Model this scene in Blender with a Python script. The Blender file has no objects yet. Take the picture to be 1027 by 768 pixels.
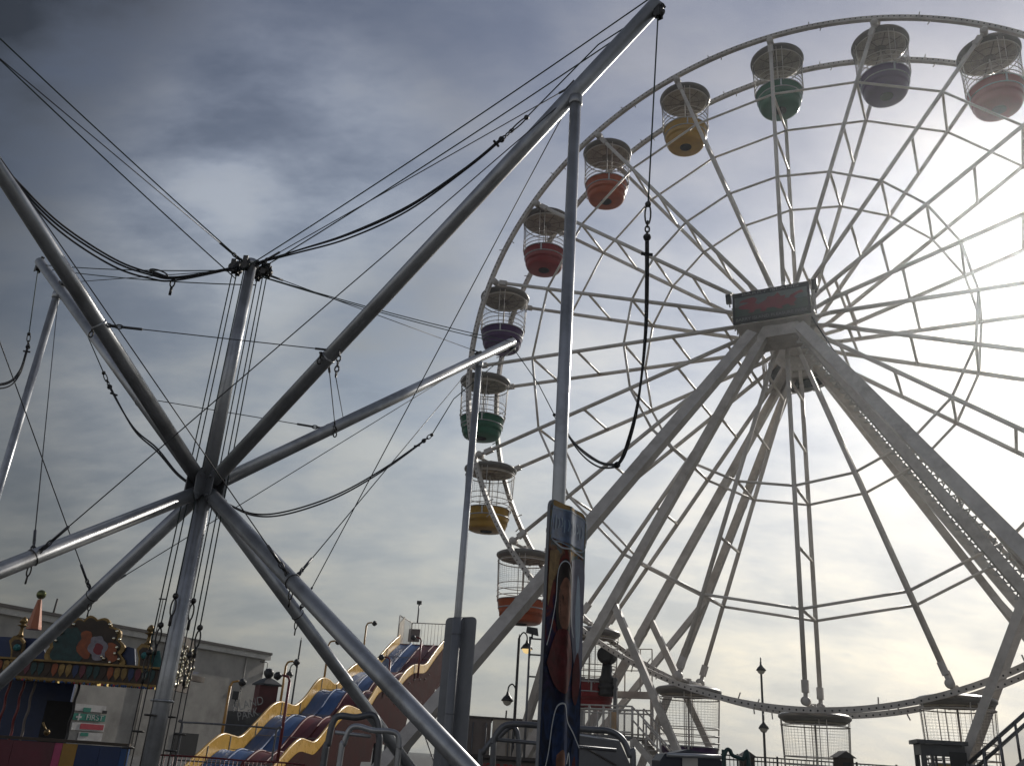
import bpy, math, random
from mathutils import Vector, Matrix
random.seed(7)
V = Vector
R = math.radians
scene = bpy.context.scene
col = scene.collection
PI = math.pi

# ------------------------------------------------------------------ camera
EYE = 1.6
FPX, PITCH, ROLL = 882.36, 0.40087, 0.06737
CW, CH = 1027.0, 768.0
c_f = V((0, math.cos(PITCH), math.sin(PITCH)))
_u0 = V((0, -math.sin(PITCH), math.cos(PITCH)))
_r0 = V((1, 0, 0))
c_r = math.cos(ROLL) * _r0 + math.sin(ROLL) * _u0
c_u = -math.sin(ROLL) * _r0 + math.cos(ROLL) * _u0
EYEP = V((0, 0, EYE))

def ray(px, py):
    return c_f + c_r * ((px - CW / 2) / FPX) - c_u * ((py - CH / 2) / FPX)

def at(px, py, y):
    """point of the photograph at distance y in front of the standpoint"""
    d = ray(px, py)
    return EYEP + d * (y / d.y)

def atz(px, py, z):
    d = ray(px, py)
    return EYEP + d * ((z - EYE) / d.z)

def atplane(px, py, p0, n):
    d = ray(px, py)
    return EYEP + d * ((p0 - EYEP).dot(n) / d.dot(n))

cam = bpy.data.cameras.new('camera')
cam.sensor_width = 36.0
cam.lens = FPX / CW * 36.0
cam.clip_start = 0.05
cam.clip_end = 6000
camo = bpy.data.objects.new('camera', cam)
col.objects.link(camo)
m = Matrix.Identity(4)
for i, v in enumerate((c_r, c_u, -c_f)):
    for j in range(3):
        m[j][i] = v[j]
m.translation = EYEP
camo.matrix_world = m
scene.camera = camo

# ------------------------------------------------------------------ materials
def new_mat(name):
    mt = bpy.data.materials.new(name)
    mt.use_nodes = True
    nt = mt.node_tree
    return mt, nt, nt.nodes['Principled BSDF']

def mat(name, c, rough=0.5, metal=0.0, var=0.18, scale=3.0, bump=0.0, dirt=None, dirt_amt=0.35, spec=0.5, stretch=None):
    """painted / metal / render surface: base colour with uneven tone and weathering stains"""
    mt, nt, b = new_mat(name)
    N, L = nt.nodes, nt.links
    tc = N.new('ShaderNodeTexCoord')
    src = tc.outputs['Object']
    if stretch:
        mp = N.new('ShaderNodeMapping')
        mp.inputs['Scale'].default_value = stretch
        L.new(src, mp.inputs['Vector'])
        src = mp.outputs['Vector']
    n1 = N.new('ShaderNodeTexNoise')
    n1.inputs['Scale'].default_value = scale
    n1.inputs['Detail'].default_value = 7
    n1.inputs['Roughness'].default_value = 0.62
    L.new(src, n1.inputs['Vector'])
    rp = N.new('ShaderNodeValToRGB')
    lo = [max(0, v * (1 - var)) for v in c]
    hi = [min(1, v * (1 + var)) for v in c]
    rp.color_ramp.elements[0].position = 0.3
    rp.color_ramp.elements[1].position = 0.7
    rp.color_ramp.elements[0].color = (*lo, 1)
    rp.color_ramp.elements[1].color = (*hi, 1)
    L.new(n1.outputs['Fac'], rp.inputs['Fac'])
    out = rp.outputs['Color']
    if dirt:
        n2 = N.new('ShaderNodeTexNoise')
        n2.inputs['Scale'].default_value = scale * 0.37
        n2.inputs['Detail'].default_value = 9
        n2.inputs['Roughness'].default_value = 0.7
        L.new(src, n2.inputs['Vector'])
        r2 = N.new('ShaderNodeValToRGB')
        r2.color_ramp.elements[0].position = 0.48
        r2.color_ramp.elements[1].position = 0.72
        r2.color_ramp.elements[0].color = (0, 0, 0, 1)
        r2.color_ramp.elements[1].color = (dirt_amt,) * 3 + (1,)
        L.new(n2.outputs['Fac'], r2.inputs['Fac'])
        mx = N.new('ShaderNodeMix')
        mx.data_type = 'RGBA'
        L.new(r2.outputs['Color'], mx.inputs[0])
        L.new(out, mx.inputs[6])
        mx.inputs[7].default_value = (*dirt, 1)
        out = mx.outputs[2]
    L.new(out, b.inputs['Base Color'])
    mr = N.new('ShaderNodeMapRange')
    mr.inputs['To Min'].default_value = max(0.05, rough - 0.12)
    mr.inputs['To Max'].default_value = min(1, rough + 0.12)
    L.new(n1.outputs['Fac'], mr.inputs['Value'])
    L.new(mr.outputs['Result'], b.inputs['Roughness'])
    b.inputs['Metallic'].default_value = metal
    b.inputs['Specular IOR Level'].default_value = spec
    if bump:
        bp = N.new('ShaderNodeBump')
        bp.inputs['Strength'].default_value = bump
        bp.inputs['Distance'].default_value = 0.02
        n3 = N.new('ShaderNodeTexNoise')
        n3.inputs['Scale'].default_value = scale * 9
        n3.inputs['Detail'].default_value = 5
        L.new(src, n3.inputs['Vector'])
        L.new(n3.outputs['Fac'], bp.inputs['Height'])
        L.new(bp.outputs['Normal'], b.inputs['Normal'])
    return mt

def emis(name, c, e):
    mt, nt, b = new_mat(name)
    b.inputs['Base Color'].default_value = (*[min(1, v) for v in c], 1)
    b.inputs['Emission Color'].default_value = (*c, 1)
    b.inputs['Emission Strength'].default_value = e
    return mt

RUST = (0.12, 0.06, 0.03)
GRIME = (0.06, 0.055, 0.05)
M = dict(
    galv=mat('galvanised_steel', (0.44, 0.45, 0.465), 0.36, 0.6, 0.16, 4, 0.0, (0.15, 0.14, 0.13), 0.7),
    galv_dark=mat('weathered_steel', (0.15, 0.155, 0.165), 0.45, 0.6, 0.2, 5, 0.0, RUST, 0.3),
    white=mat('white_ride_paint', (0.66, 0.62, 0.565), 0.42, 0.0, 0.1, 1.6, 0.03, (0.22, 0.17, 0.12), 0.5),
    white_d=mat('grubby_white_paint', (0.54, 0.505, 0.465), 0.5, 0.0, 0.14, 2.2, 0.03, (0.16, 0.12, 0.09), 0.55),
    black=mat('black_rubber', (0.016, 0.016, 0.017), 0.6, 0, 0.2, 8),
    cord=mat('dark_bungee_sheath', (0.022, 0.022, 0.025), 0.75, 0, 0.3, 20),
    rope=mat('dark_green_rope', (0.045, 0.065, 0.06), 0.7, 0, 0.25, 20),
    wire=mat('steel_wire', (0.10, 0.10, 0.105), 0.45, 0.6, 0.2, 20),
    chain=mat('old_chain', (0.08, 0.075, 0.07), 0.45, 0.8, 0.3, 20),
    iron=mat('black_painted_iron', (0.02, 0.02, 0.021), 0.45, 0.1, 0.2, 6),
    pad=mat('grey_vinyl', (0.20, 0.205, 0.22), 0.42, 0, 0.12, 2.5, 0.05, (0.1, 0.1, 0.1), 0.4),
    red=mat('red_gondola_paint', (0.27, 0.03, 0.034), 0.32, 0, 0.15, 2, 0, GRIME, 0.3),
    orange=mat('orange_gondola_paint', (0.42, 0.095, 0.035), 0.32, 0, 0.15, 2, 0, GRIME, 0.3),
    yellow=mat('yellow_gondola_paint', (0.46, 0.27, 0.045), 0.32, 0, 0.15, 2, 0, GRIME, 0.3),
    green=mat('green_gondola_paint', (0.02, 0.13, 0.075), 0.32, 0, 0.15, 2, 0, GRIME, 0.3),
    purple=mat('purple_gondola_paint', (0.085, 0.04, 0.13), 0.32, 0, 0.15, 2, 0, GRIME, 0.3),
    roof=mat('gondola_roof_fibreglass', (0.43, 0.385, 0.32), 0.5, 0, 0.16, 2.4, 0.04, (0.09, 0.075, 0.06), 0.6),
    rooftop=mat('dark_roof_dome', (0.19, 0.18, 0.17), 0.36, 0, 0.16, 2.4, 0.02, (0.2, 0.19, 0.18), 0.3),
    seam=mat('roof_rib_dark', (0.2, 0.18, 0.155), 0.6, 0, 0.2, 4),
    render=mat('grey_render_wall', (0.36, 0.34, 0.31), 0.9, 0, 0.2, 0.7, 0.25, (0.17, 0.16, 0.145), 0.85),
    trim=mat('white_fascia_trim', (0.52, 0.5, 0.46), 0.6, 0, 0.1, 2, 0, GRIME, 0.4),
    slate=mat('dark_roof_edge', (0.07, 0.06, 0.055), 0.7, 0, 0.2, 2),
    goldp=mat('slide_gold_paint', (0.60, 0.36, 0.08), 0.28, 0.0, 0.14, 1.6, 0.02, (0.3, 0.16, 0.05), 0.4),
    laneb=mat('slide_blue_lane', (0.045, 0.10, 0.24), 0.5, 0, 0.15, 1.2, 0, GRIME, 0.3, 0.25),
    laner=mat('slide_maroon_lane', (0.12, 0.018, 0.022), 0.5, 0, 0.15, 1.2, 0, GRIME, 0.3, 0.25),
    maroon=mat('maroon_panel_paint', (0.13, 0.032, 0.032), 0.55, 0, 0.2, 1.8, 0, GRIME, 0.4),
    skirt=mat('maroon_slide_skirt', (0.036, 0.007, 0.007), 0.9, 0, 0.3, 1.6, 0, (0.03, 0.02, 0.02), 0.5, 0.08),
    redpole=mat('dark_red_pole_paint', (0.16, 0.02, 0.024), 0.4, 0, 0.2, 5),
    ypole=mat('ochre_pole_paint', (0.42, 0.22, 0.05), 0.4, 0, 0.2, 5),
    blued=mat('deep_blue_panel', (0.012, 0.03, 0.10), 0.45, 0, 0.2, 2, 0, GRIME, 0.3),
    teal=mat('teal_panel', (0.025, 0.14, 0.14), 0.5, 0, 0.3, 3),
    pink=mat('pink_panel', (0.45, 0.06, 0.15), 0.45, 0, 0.15, 2),
    magenta=mat('crimson_panel', (0.13, 0.016, 0.03), 0.45, 0, 0.2, 2, 0, GRIME, 0.35),
    ochre=mat('ochre_panel', (0.40, 0.21, 0.03), 0.45, 0, 0.15, 2, 0, GRIME, 0.3),
    brass=mat('gilt_moulding', (0.22, 0.145, 0.055), 0.4, 0.6, 0.4, 7, 0.1, (0.04, 0.026, 0.014), 0.8),
    cone=mat('orange_cone_paint', (0.42, 0.14, 0.065), 0.45, 0, 0.2, 4),
    whitesign=mat('white_sign_face', (0.56, 0.54, 0.52), 0.5, 0, 0.08, 4, 0, GRIME, 0.3),
    greensign=mat('green_sign_face', (0.02, 0.21, 0.15), 0.45, 0, 0.1, 4),
    redsign=mat('red_sign_face', (0.42, 0.04, 0.06), 0.45, 0, 0.12, 4),
    lettering=mat('pale_lettering', (0.55, 0.53, 0.5), 0.5, 0, 0.1, 4),
    redletter=mat('red_lettering', (0.36, 0.02, 0.025), 0.5, 0, 0.1, 4),
    dark=mat('dark_interior', (0.025, 0.024, 0.026), 0.8, 0, 0.3, 2),
    navy=mat('navy_vinyl', (0.022, 0.026, 0.045), 0.45, 0, 0.2, 3),
    contain=mat('container_grey', (0.16, 0.135, 0.125), 0.6, 0, 0.16, 1.2, 0, RUST, 0.35),
    cream=mat('cream_cabin_panel', (0.48, 0.44, 0.37), 0.6, 0, 0.12, 1.2, 0, (0.2, 0.16, 0.1), 0.5),
    greybox=mat('grey_platform_panel', (0.13, 0.13, 0.135), 0.6, 0, 0.16, 1.2, 0, GRIME, 0.4),
    wood=mat('dark_timber', (0.06, 0.042, 0.03), 0.7, 0, 0.25, 4),
    netting=None,
    lampglow=emis('lamp_glow', (1.0, 0.72, 0.32), 0.75),
    bulb=emis('warm_bulb', (1.0, 0.72, 0.25), 0.5),
    glassy=mat('lamp_glass', (0.5, 0.48, 0.42), 0.2, 0, 0.1, 5),
    tealdark=mat('dark_teal_paint', (0.014, 0.05, 0.048), 0.5, 0, 0.5, 9),
    rust=mat('burnt_orange_paint', (0.28, 0.07, 0.02), 0.5, 0, 0.35, 9),
    lilac=mat('pale_lilac_paint', (0.25, 0.23, 0.26), 0.5, 0, 0.3, 9),
    glint=mat('chromed_bulb', (0.85, 0.78, 0.6), 0.12, 1.0, 0.1, 3),
    brassg=mat('green_gold_ball', (0.16, 0.17, 0.07), 0.3, 0.7, 0.2, 4),
    tarmac=mat('tarmac', (0.055, 0.054, 0.053), 0.9, 0, 0.25, 0.8, 0.4, (0.03, 0.03, 0.03), 0.5),
)

def banner_material():
    """printed vinyl: an abstract swirl of orange, red, blue and navy"""
    mt, nt, b = new_mat('printed_vinyl')
    N, L = nt.nodes, nt.links
    tc = N.new('ShaderNodeTexCoord')
    sp = N.new('ShaderNodeSeparateXYZ')
    L.new(tc.outputs['Object'], sp.inputs[0])
    no = N.new('ShaderNodeTexNoise')
    no.inputs['Scale'].default_value = 5.5
    no.inputs['Detail'].default_value = 5
    no.inputs['Distortion'].default_value = 1.4
    L.new(tc.outputs['Object'], no.inputs['Vector'])
    ma = N.new('ShaderNodeMath'); ma.operation = 'MULTIPLY_ADD'
    L.new(no.outputs['Fac'], ma.inputs[0]); ma.inputs[1].default_value = 1.5
    L.new(sp.outputs['Z'], ma.inputs[2])
    mr = N.new('ShaderNodeMapRange')
    mr.inputs['From Min'].default_value = 0.5
    mr.inputs['From Max'].default_value = 4.35
    L.new(ma.outputs[0], mr.inputs['Value'])
    rp = N.new('ShaderNodeValToRGB')
    cs = [(0.0, (0.006, 0.010, 0.03)), (0.30, (0.005, 0.007, 0.018)), (0.42, (0.012, 0.028, 0.085)), (0.48, (0.006, 0.009, 0.022)), (0.55, (0.014, 0.03, 0.08)),
          (0.62, (0.008, 0.008, 0.02)), (0.70, (0.02, 0.014, 0.05)), (0.745, (0.09, 0.016, 0.018)), (0.79, (0.14, 0.03, 0.022)), (0.83, (0.07, 0.035, 0.03)), (0.865, (0.2, 0.11, 0.06)),
          (0.90, (0.09, 0.15, 0.17)), (0.94, (0.3, 0.18, 0.06)), (1.0, (0.36, 0.24, 0.1))]
    e = rp.color_ramp.elements
    while len(e) < len(cs):
        e.new(0.5)
    for k, (p, c) in enumerate(cs):
        e[k].position = p
        e[k].color = (*c, 1)
    L.new(mr.outputs['Result'], rp.inputs['Fac'])
    L.new(rp.outputs['Color'], b.inputs['Base Color'])
    b.inputs['Roughness'].default_value = 0.65
    b.inputs['Specular IOR Level'].default_value = 0.06
    return mt
M['print'] = banner_material()

def net_material():
    mt, nt, b = new_mat('fine_debris_netting')
    b.inputs['Base Color'].default_value = (0.45, 0.44, 0.42, 1)
    b.inputs['Roughness'].default_value = 0.8
    b.inputs['Alpha'].default_value = 0.38
    return mt
M['netting'] = net_material()

# ------------------------------------------------------------------ mesh helpers
def wm(o):
    mtx = Matrix.Translation(o.location) @ o.rotation_euler.to_matrix().to_4x4()
    return wm(o.parent) @ mtx if o.parent else mtx

def perp(d):
    d = d.normalized()
    a = V((0, 0, 1)) if abs(d.z) < 0.9 else V((1, 0, 0))
    x = d.cross(a).normalized()
    return x, x.cross(d).normalized()

class MB:
    def __init__(s):
        s.v, s.f, s.mi, s.sm = [], [], [], []
        s.k = 0
    def face(s, idx, smooth=False):
        s.f.append(idx); s.mi.append(s.k); s.sm.append(smooth)
    def ring(s, c, x, y, r, n, ry=None):
        b = len(s.v)
        ry = r if ry is None else ry
        for i in range(n):
            a = 2 * PI * i / n
            s.v.append(c + x * (r * math.cos(a)) + y * (ry * math.sin(a)))
        return b
    def skin(s, b0, b1, n, smooth=True):
        for i in range(n):
            j = (i + 1) % n
            s.face((b0 + i, b0 + j, b1 + j, b1 + i), smooth)
    def tube(s, p, q, r, r2=None, n=12, cap=True):
        p, q = V(p), V(q)
        r2 = r if r2 is None else r2
        x, y = perp(q - p)
        a = s.ring(p, x, y, r, n); b = s.ring(q, x, y, r2, n)
        s.skin(a, b, n)
        if cap:
            s.face(tuple(range(a + n - 1, a - 1, -1))); s.face(tuple(range(b, b + n)))
        return s
    def path(s, pts, r, n=8, closed=False, cap=True):
        pts = [V(p) for p in pts]
        m_ = len(pts)
        prev = None; rings = []
        for i, p in enumerate(pts):
            if closed:
                t = pts[(i + 1) % m_] - pts[i - 1]
            else:
                t = pts[min(i + 1, m_ - 1)] - pts[max(i - 1, 0)]
            t.normalize()
            if prev is None:
                x, y = perp(t)
            else:
                x = prev - t * prev.dot(t)
                x = x.normalized() if x.length > 1e-6 else perp(t)[0]
                y = t.cross(x)
            prev = x
            y = t.cross(x)
            rr = r[i] if isinstance(r, (list, tuple)) else r
            rings.append(s.ring(p, x, y, rr, n))
        for i in range(m_ - 1):
            s.skin(rings[i], rings[i + 1], n)
        if closed:
            s.skin(rings[-1], rings[0], n)
        elif cap:
            s.face(tuple(range(rings[0] + n - 1, rings[0] - 1, -1))); s.face(tuple(range(rings[-1], rings[-1] + n)))
        return s
    def beam(s, p, q, w, h, up=None):
        """rectangular bar, w across, h in the direction of up"""
        p, q = V(p), V(q)
        d = (q - p).normalized()
        up = V((0, 0, 1)) if up is None else V(up)
        x = d.cross(up)
        if x.length < 1e-5:
            x = perp(d)[0]
        x.normalize(); y = x.cross(d).normalized()
        b = len(s.v)
        for c in (p, q):
            for sx, sy in ((-1, -1), (1, -1), (1, 1), (-1, 1)):
                s.v.append(c + x * (w / 2 * sx) + y * (h / 2 * sy))
        for f in ((0, 1, 5, 4), (1, 2, 6, 5), (2, 3, 7, 6), (3, 0, 4, 7), (3, 2, 1, 0), (4, 5, 6, 7)):
            s.face(tuple(b + i for i in f))
        return s
    def box(s, c, sx, sy, sz, rz=0.0):
        c = V(c)
        d = V((math.cos(rz), math.sin(rz), 0))
        return s.beam(c - d * (sx / 2), c + d * (sx / 2), sy, sz)
    def lathe(s, c, prof, n=24, axis=None, smooth=True):
        c = V(c)
        z = V((0, 0, 1)) if axis is None else V(axis).normalized()
        x, y = perp(z)
        rs = [s.ring(c + z * h, x, y, max(r, 1e-4), n) for r, h in prof]
        for a, b in zip(rs, rs[1:]):
            s.skin(a, b, n, smooth)
        s.face(tuple(range(rs[0] + n - 1, rs[0] - 1, -1))); s.face(tuple(range(rs[-1], rs[-1] + n)))
        return s
    def ball(s, c, r, n=12, squash=1.0):
        pr = [(r * math.sin(PI * i / 8), -r * squash * math.cos(PI * i / 8)) for i in range(9)]
        return s.lathe(c, pr, n)
    def torus(s, c, nrm, R_, r, n=28, k=6, ry=None, xdir=None):
        x, y = perp(V(nrm))
        if xdir is not None:
            x = V(xdir).normalized(); y = V(nrm).normalized().cross(x)
        ry = R_ if ry is None else ry
        pts = [V(c) + x * (R_ * math.cos(2 * PI * i / n)) + y * (ry * math.sin(2 * PI * i / n)) for i in range(n)]
        return s.path(pts, r, k, closed=True)
    def quad(s, a, b, c, d):
        k = len(s.v); s.v += [V(a), V(b), V(c), V(d)]; s.face((k, k + 1, k + 2, k + 3)); return s
    def prism(s, pts, off):
        """flat outline pts pushed along off"""
        k = len(s.v); n = len(pts); off = V(off)
        s.v += [V(p) for p in pts] + [V(p) + off for p in pts]
        s.face(tuple(range(k + n - 1, k - 1, -1))); s.face(tuple(range(k + n, k + 2 * n)))
        for i in range(n):
            j = (i + 1) % n
            s.face((k + i, k + j, k + n + j, k + n + i))
        return s
    def build(s, name, ms, parent=None):
        me = bpy.data.meshes.new(name)
        inv = wm(parent).inverted() if parent else None
        vs = [tuple(inv @ p) if inv else tuple(p) for p in s.v]
        me.from_pydata(vs, [], s.f)
        ms = ms if isinstance(ms, (list, tuple)) else [ms]
        for k_ in ms:
            me.materials.append(k_)
        for p, k_, sm in zip(me.polygons, s.mi, s.sm):
            p.material_index = k_; p.use_smooth = sm
        import bmesh
        bm = bmesh.new(); bm.from_mesh(me)
        bmesh.ops.recalc_face_normals(bm, faces=bm.faces[:])
        bm.to_mesh(me); bm.free()
        o = bpy.data.objects.new(name, me)
        col.objects.link(o)
        if parent:
            o.parent = parent
        return o

def tag(o, label, cat, group=None, kind=None):
    if label: o['label'] = label
    if cat: o['category'] = cat
    if group: o['group'] = group
    if kind: o['kind'] = kind
    return o

def thing(name, loc, label, cat, group=None, rz=0.0):
    o = bpy.data.objects.new(name, None)
    col.objects.link(o)
    o.empty_display_size = 0.3
    o.location = loc
    o.rotation_euler = (0, 0, rz)
    return tag(o, label, cat, group)

def copy_tree(o, parent=None):
    c = o.copy(); col.objects.link(c)
    c.parent = parent
    for ch in list(o.children):
        copy_tree(ch, c)
    return c

def writing(name, txt, mtx, size, mt, parent, width=None, depth=0.008, sx=1.0):
    cu = bpy.data.curves.new(name, 'FONT')
    cu.body = txt; cu.size = size; cu.align_x = 'CENTER'; cu.align_y = 'CENTER'; cu.extrude = depth
    t = bpy.data.objects.new(name, cu)
    col.objects.link(t)
    dg = bpy.context.evaluated_depsgraph_get()
    me = bpy.data.meshes.new_from_object(t.evaluated_get(dg))
    bpy.data.objects.remove(t)
    if width:
        xs = [v.co.x for v in me.vertices]
        sx = width / (max(xs) - min(xs))
    inv = wm(parent).inverted()
    for v in me.vertices:
        v.co = inv @ (mtx @ V((v.co.x * sx, v.co.y, v.co.z)))
    me.materials.clear(); me.materials.append(mt)
    o = bpy.data.objects.new(name, me)
    col.objects.link(o); o.parent = parent
    return o

def frame(o, x, y):
    """matrix whose local X,Y run along x,y from o"""
    x = V(x).normalized(); y = V(y).normalized(); z = x.cross(y).normalized()
    mt = Matrix.Identity(4)
    for i, v in enumerate((x, y, z)):
        for j in range(3): mt[j][i] = v[j]
    mt.translation = V(o)
    return mt

def sag(p, q, s, n=14):
    p, q = V(p), V(q)
    return [p.lerp(q, i / n) - V((0, 0, 4 * s * (i / n) * (1 - i / n))) for i in range(n + 1)]

def spline(pts, n=8):
    pts = [V(p) for p in pts]
    out = []
    for i in range(len(pts) - 1):
        p0 = pts[max(i - 1, 0)]; p1 = pts[i]; p2 = pts[i + 1]; p3 = pts[min(i + 2, len(pts) - 1)]
        for k in range(n):
            t = k / n
            out.append(0.5 * ((2 * p1) + (p2 - p0) * t + (2 * p0 - 5 * p1 + 4 * p2 - p3) * t * t + (3 * p1 - p0 - 3 * p2 + p3) * t ** 3))
    out.append(pts[-1])
    return out

def clip(b, p, d, ln=0.16, w=0.045, r=0.009):
    """a snap hook: elongated steel loop from p along d"""
    d = V(d).normalized(); x, y = perp(d)
    c = V(p) + d * (ln / 2)
    b.torus(c, x, ln / 2, r, 14, 5, ry=w / 2, xdir=d)

def chain(b, p, q, link=0.07, r=0.009):
    p, q = V(p), V(q); d = q - p; n = max(1, int(d.length / (link * 0.75)))
    x, y = perp(d)
    for i in range(n):
        b.torus(p + d * ((i + .5) / n), x if i % 2 else y, link / 2, r, 10, 4, ry=link * .3, xdir=d.normalized())

# ------------------------------------------------------------------ ground
g = MB()
g.quad((-700, -580, 0), (700, -580, 0), (700, 820, 0), (-700, 820, 0))
tag(g.build('ground', M['tarmac']), None, None, kind='structure')

# ------------------------------------------------------------------ sky and sun
SUN_AZ, SUN_EL = 34.9, 28.5
SD = V((math.sin(R(SUN_AZ)) * math.cos(R(SUN_EL)), math.cos(R(SUN_AZ)) * math.cos(R(SUN_EL)), math.sin(R(SUN_EL))))
world = bpy.data.worlds.new('World')
scene.world = world
world.use_nodes = True
nt = world.node_tree
N, L = nt.nodes, nt.links
bg = N['Background']
bg.inputs['Strength'].default_value = 0.1
sky = N.new('ShaderNodeTexSky')
sky.sky_type = 'NISHITA'
sky.sun_disc = False
sky.sun_elevation = R(SUN_EL)
sky.sun_rotation = R(SUN_AZ)
sky.air_density = 1.2
sky.dust_density = 3.0
sky.ozone_density = 1.0
tc = N.new('ShaderNodeTexCoord')
dv = tc.outputs['Generated']
nrm = N.new('ShaderNodeVectorMath'); nrm.operation = 'NORMALIZE'
L.new(dv, nrm.inputs[0])
dot = N.new('ShaderNodeVectorMath'); dot.operation = 'DOT_PRODUCT'
L.new(nrm.outputs[0], dot.inputs[0]); dot.inputs[1].default_value = SD
def math_n(op, a, b=None, c=None):
    n = N.new('ShaderNodeMath'); n.operation = op
    for i, x in enumerate((a, b, c)):
        if x is None: continue
        if isinstance(x, (int, float)): n.inputs[i].default_value = x
        else: L.new(x, n.inputs[i])
    return n.outputs[0]
def ramp(fac, stops):
    r_ = N.new('ShaderNodeValToRGB')
    e = r_.color_ramp.elements
    while len(e) < len(stops): e.new(0.5)
    for k, (p, c) in enumerate(stops):
        e[k].position = p
        e[k].color = (*((c,) * 3 if isinstance(c, (int, float)) else c), 1)
    L.new(fac, r_.inputs['Fac'])
    return r_.outputs['Color']
ang = math_n('DIVIDE', math_n('ARCCOSINE', math_n('MINIMUM', math_n('MAXIMUM', dot.outputs['Value'], -1.0), 1.0)), PI)
# thin overcast: how bright the veil of cloud is at each angle from the sun
K_ = 1.4
veil = ramp(ang, [(a_ / 180, v_ / K_) for a_, v_ in ((0, 1.2), (5, .9), (10, .79), (15, .70), (23, .66), (28, .62), (35, .50), (41, .41), (47, .36),
                  (53, .29), (57, .235), (61, .15), (66, .13), (80, .17), (100, .36), (180, .46))])
sep = N.new('ShaderNodeSeparateXYZ'); L.new(nrm.outputs[0], sep.inputs[0])
elev = math_n('MAXIMUM', sep.outputs['Z'], 0.0)
hor = ramp(elev, [(p_, tuple(g_ * c_ / K_ for c_ in t_)) for p_, g_, t_ in (
    (0.0, 1.1, (1.05, 1.0, .89)), (.13, 1.1, (1.04, 1.0, .90)), (.2, 1.08, (1.02, 1.0, .94)), (.34, .97, (.97, 1.0, 1.03)),
    (.5, .67, (.93, 1.0, 1.15)), (.6, .52, (.93, 1.0, 1.2)), (.69, .41, (.92, 1.0, 1.27)), (1.0, .41, (.92, 1.0, 1.27)))])
side = ramp(ang, [(0, (1, .985, .95)), (15 / 180, (.965, .985, 1)), (28 / 180, (.97, .985, .985)), (40 / 180, (.915, .97, 1.0)), (60 / 180, (.92, .96, 1)), (100 / 180, (.97, .98, 1))])
# cloud texture: coordinates stretched to streaks, flattened towards the horizon
mp = N.new('ShaderNodeVectorMath'); mp.operation = 'DIVIDE'
L.new(nrm.outputs[0], mp.inputs[0])
cmb = N.new('ShaderNodeCombineXYZ')
zz_ = math_n('ADD', elev, 0.42)
for i in range(3): L.new(zz_, cmb.inputs[i])
L.new(cmb.outputs[0], mp.inputs[1])
map_ = N.new('ShaderNodeMapping')
map_.inputs['Rotation'].default_value = (0, 0, R(24))
map_.inputs['Scale'].default_value = (1.0, 1.9, 1.0)
L.new(mp.outputs[0], map_.inputs['Vector'])
n1 = N.new('ShaderNodeTexNoise')
n1.inputs['Scale'].default_value = 4.4; n1.inputs['Detail'].default_value = 9; n1.inputs['Roughness'].default_value = 0.52; n1.inputs['Distortion'].default_value = 0.15
L.new(map_.outputs[0], n1.inputs['Vector'])
n2 = N.new('ShaderNodeTexNoise')
n2.inputs['Scale'].default_value = 9.0; n2.inputs['Detail'].default_value = 8; n2.inputs['Roughness'].default_value = 0.6
L.new(map_.outputs[0], n2.inputs['Vector'])
puff = math_n('ADD', math_n('MULTIPLY', n1.outputs['Fac'], 0.68), math_n('MULTIPLY', n2.outputs['Fac'], 0.32))
cl = N.new('ShaderNodeMapRange'); cl.inputs['From Min'].default_value = 0.36; cl.inputs['From Max'].default_value = 0.64
cl.inputs['To Min'].default_value = 0.81; cl.inputs['To Max'].default_value = 1.27
L.new(puff, cl.inputs['Value'])
tint = ramp(puff, [(0.38, (.92, .98, 1.1)), (0.62, (1.04, 1.0, .95))])
def mul(a, b):
    n = N.new('ShaderNodeMix'); n.data_type = 'RGBA'; n.blend_type = 'MULTIPLY'; n.inputs[0].default_value = 1.0
    L.new(a, n.inputs[6]); L.new(b, n.inputs[7])
    return n.outputs[2]
def scale(a, f):
    n = N.new('ShaderNodeVectorMath'); n.operation = 'SCALE'
    L.new(a, n.inputs[0])
    if isinstance(f, (int, float)): n.inputs['Scale'].default_value = f
    else: L.new(f, n.inputs['Scale'])
    return n.outputs[0]
def patch(px, py, r0, r1, amt):
    # one brighter bank of the cloud layer, centred on a direction and broken up by the cloud noise
    d = ray(px, py).normalized()
    n = N.new('ShaderNodeVectorMath'); n.operation = 'DOT_PRODUCT'
    L.new(nrm.outputs[0], n.inputs[0]); n.inputs[1].default_value = d
    mr = N.new('ShaderNodeMapRange'); mr.interpolation_type = 'SMOOTHSTEP'
    mr.inputs['From Min'].default_value = math.cos(R(r1)); mr.inputs['From Max'].default_value = math.cos(R(r0))
    L.new(n.outputs['Value'], mr.inputs['Value'])
    k = N.new('ShaderNodeMapRange')
    k.inputs['From Min'].default_value = .40; k.inputs['From Max'].default_value = .58
    L.new(puff, k.inputs['Value'])
    return math_n('MULTIPLY', math_n('MULTIPLY', mr.outputs['Result'], k.outputs['Result']), amt)
bank = math_n('ADD', math_n('ADD', patch(262, 165, 0, 13, .5), patch(150, 150, 0, 8, .25)), patch(60, 480, 1, 10, .2))
bank = math_n('ADD', bank, math_n('ADD', patch(-30, -20, 1, 15, -.75), patch(390, 320, 0, 8, -.22)))
clf = math_n('MULTIPLY', cl.outputs['Result'], math_n('ADD', bank, 1.0))
veilc = scale(scale(mul(mul(mul(veil, hor), side), tint), clf), 19.6)
mixn = N.new('ShaderNodeMix'); mixn.data_type = 'RGBA'
mixn.inputs[0].default_value = 0.9
L.new(sky.outputs['Color'], mixn.inputs[6]); L.new(veilc, mixn.inputs[7])
L.new(mixn.outputs[2], bg.inputs['Color'])
sl = bpy.data.lights.new('sun', 'SUN')
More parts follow.
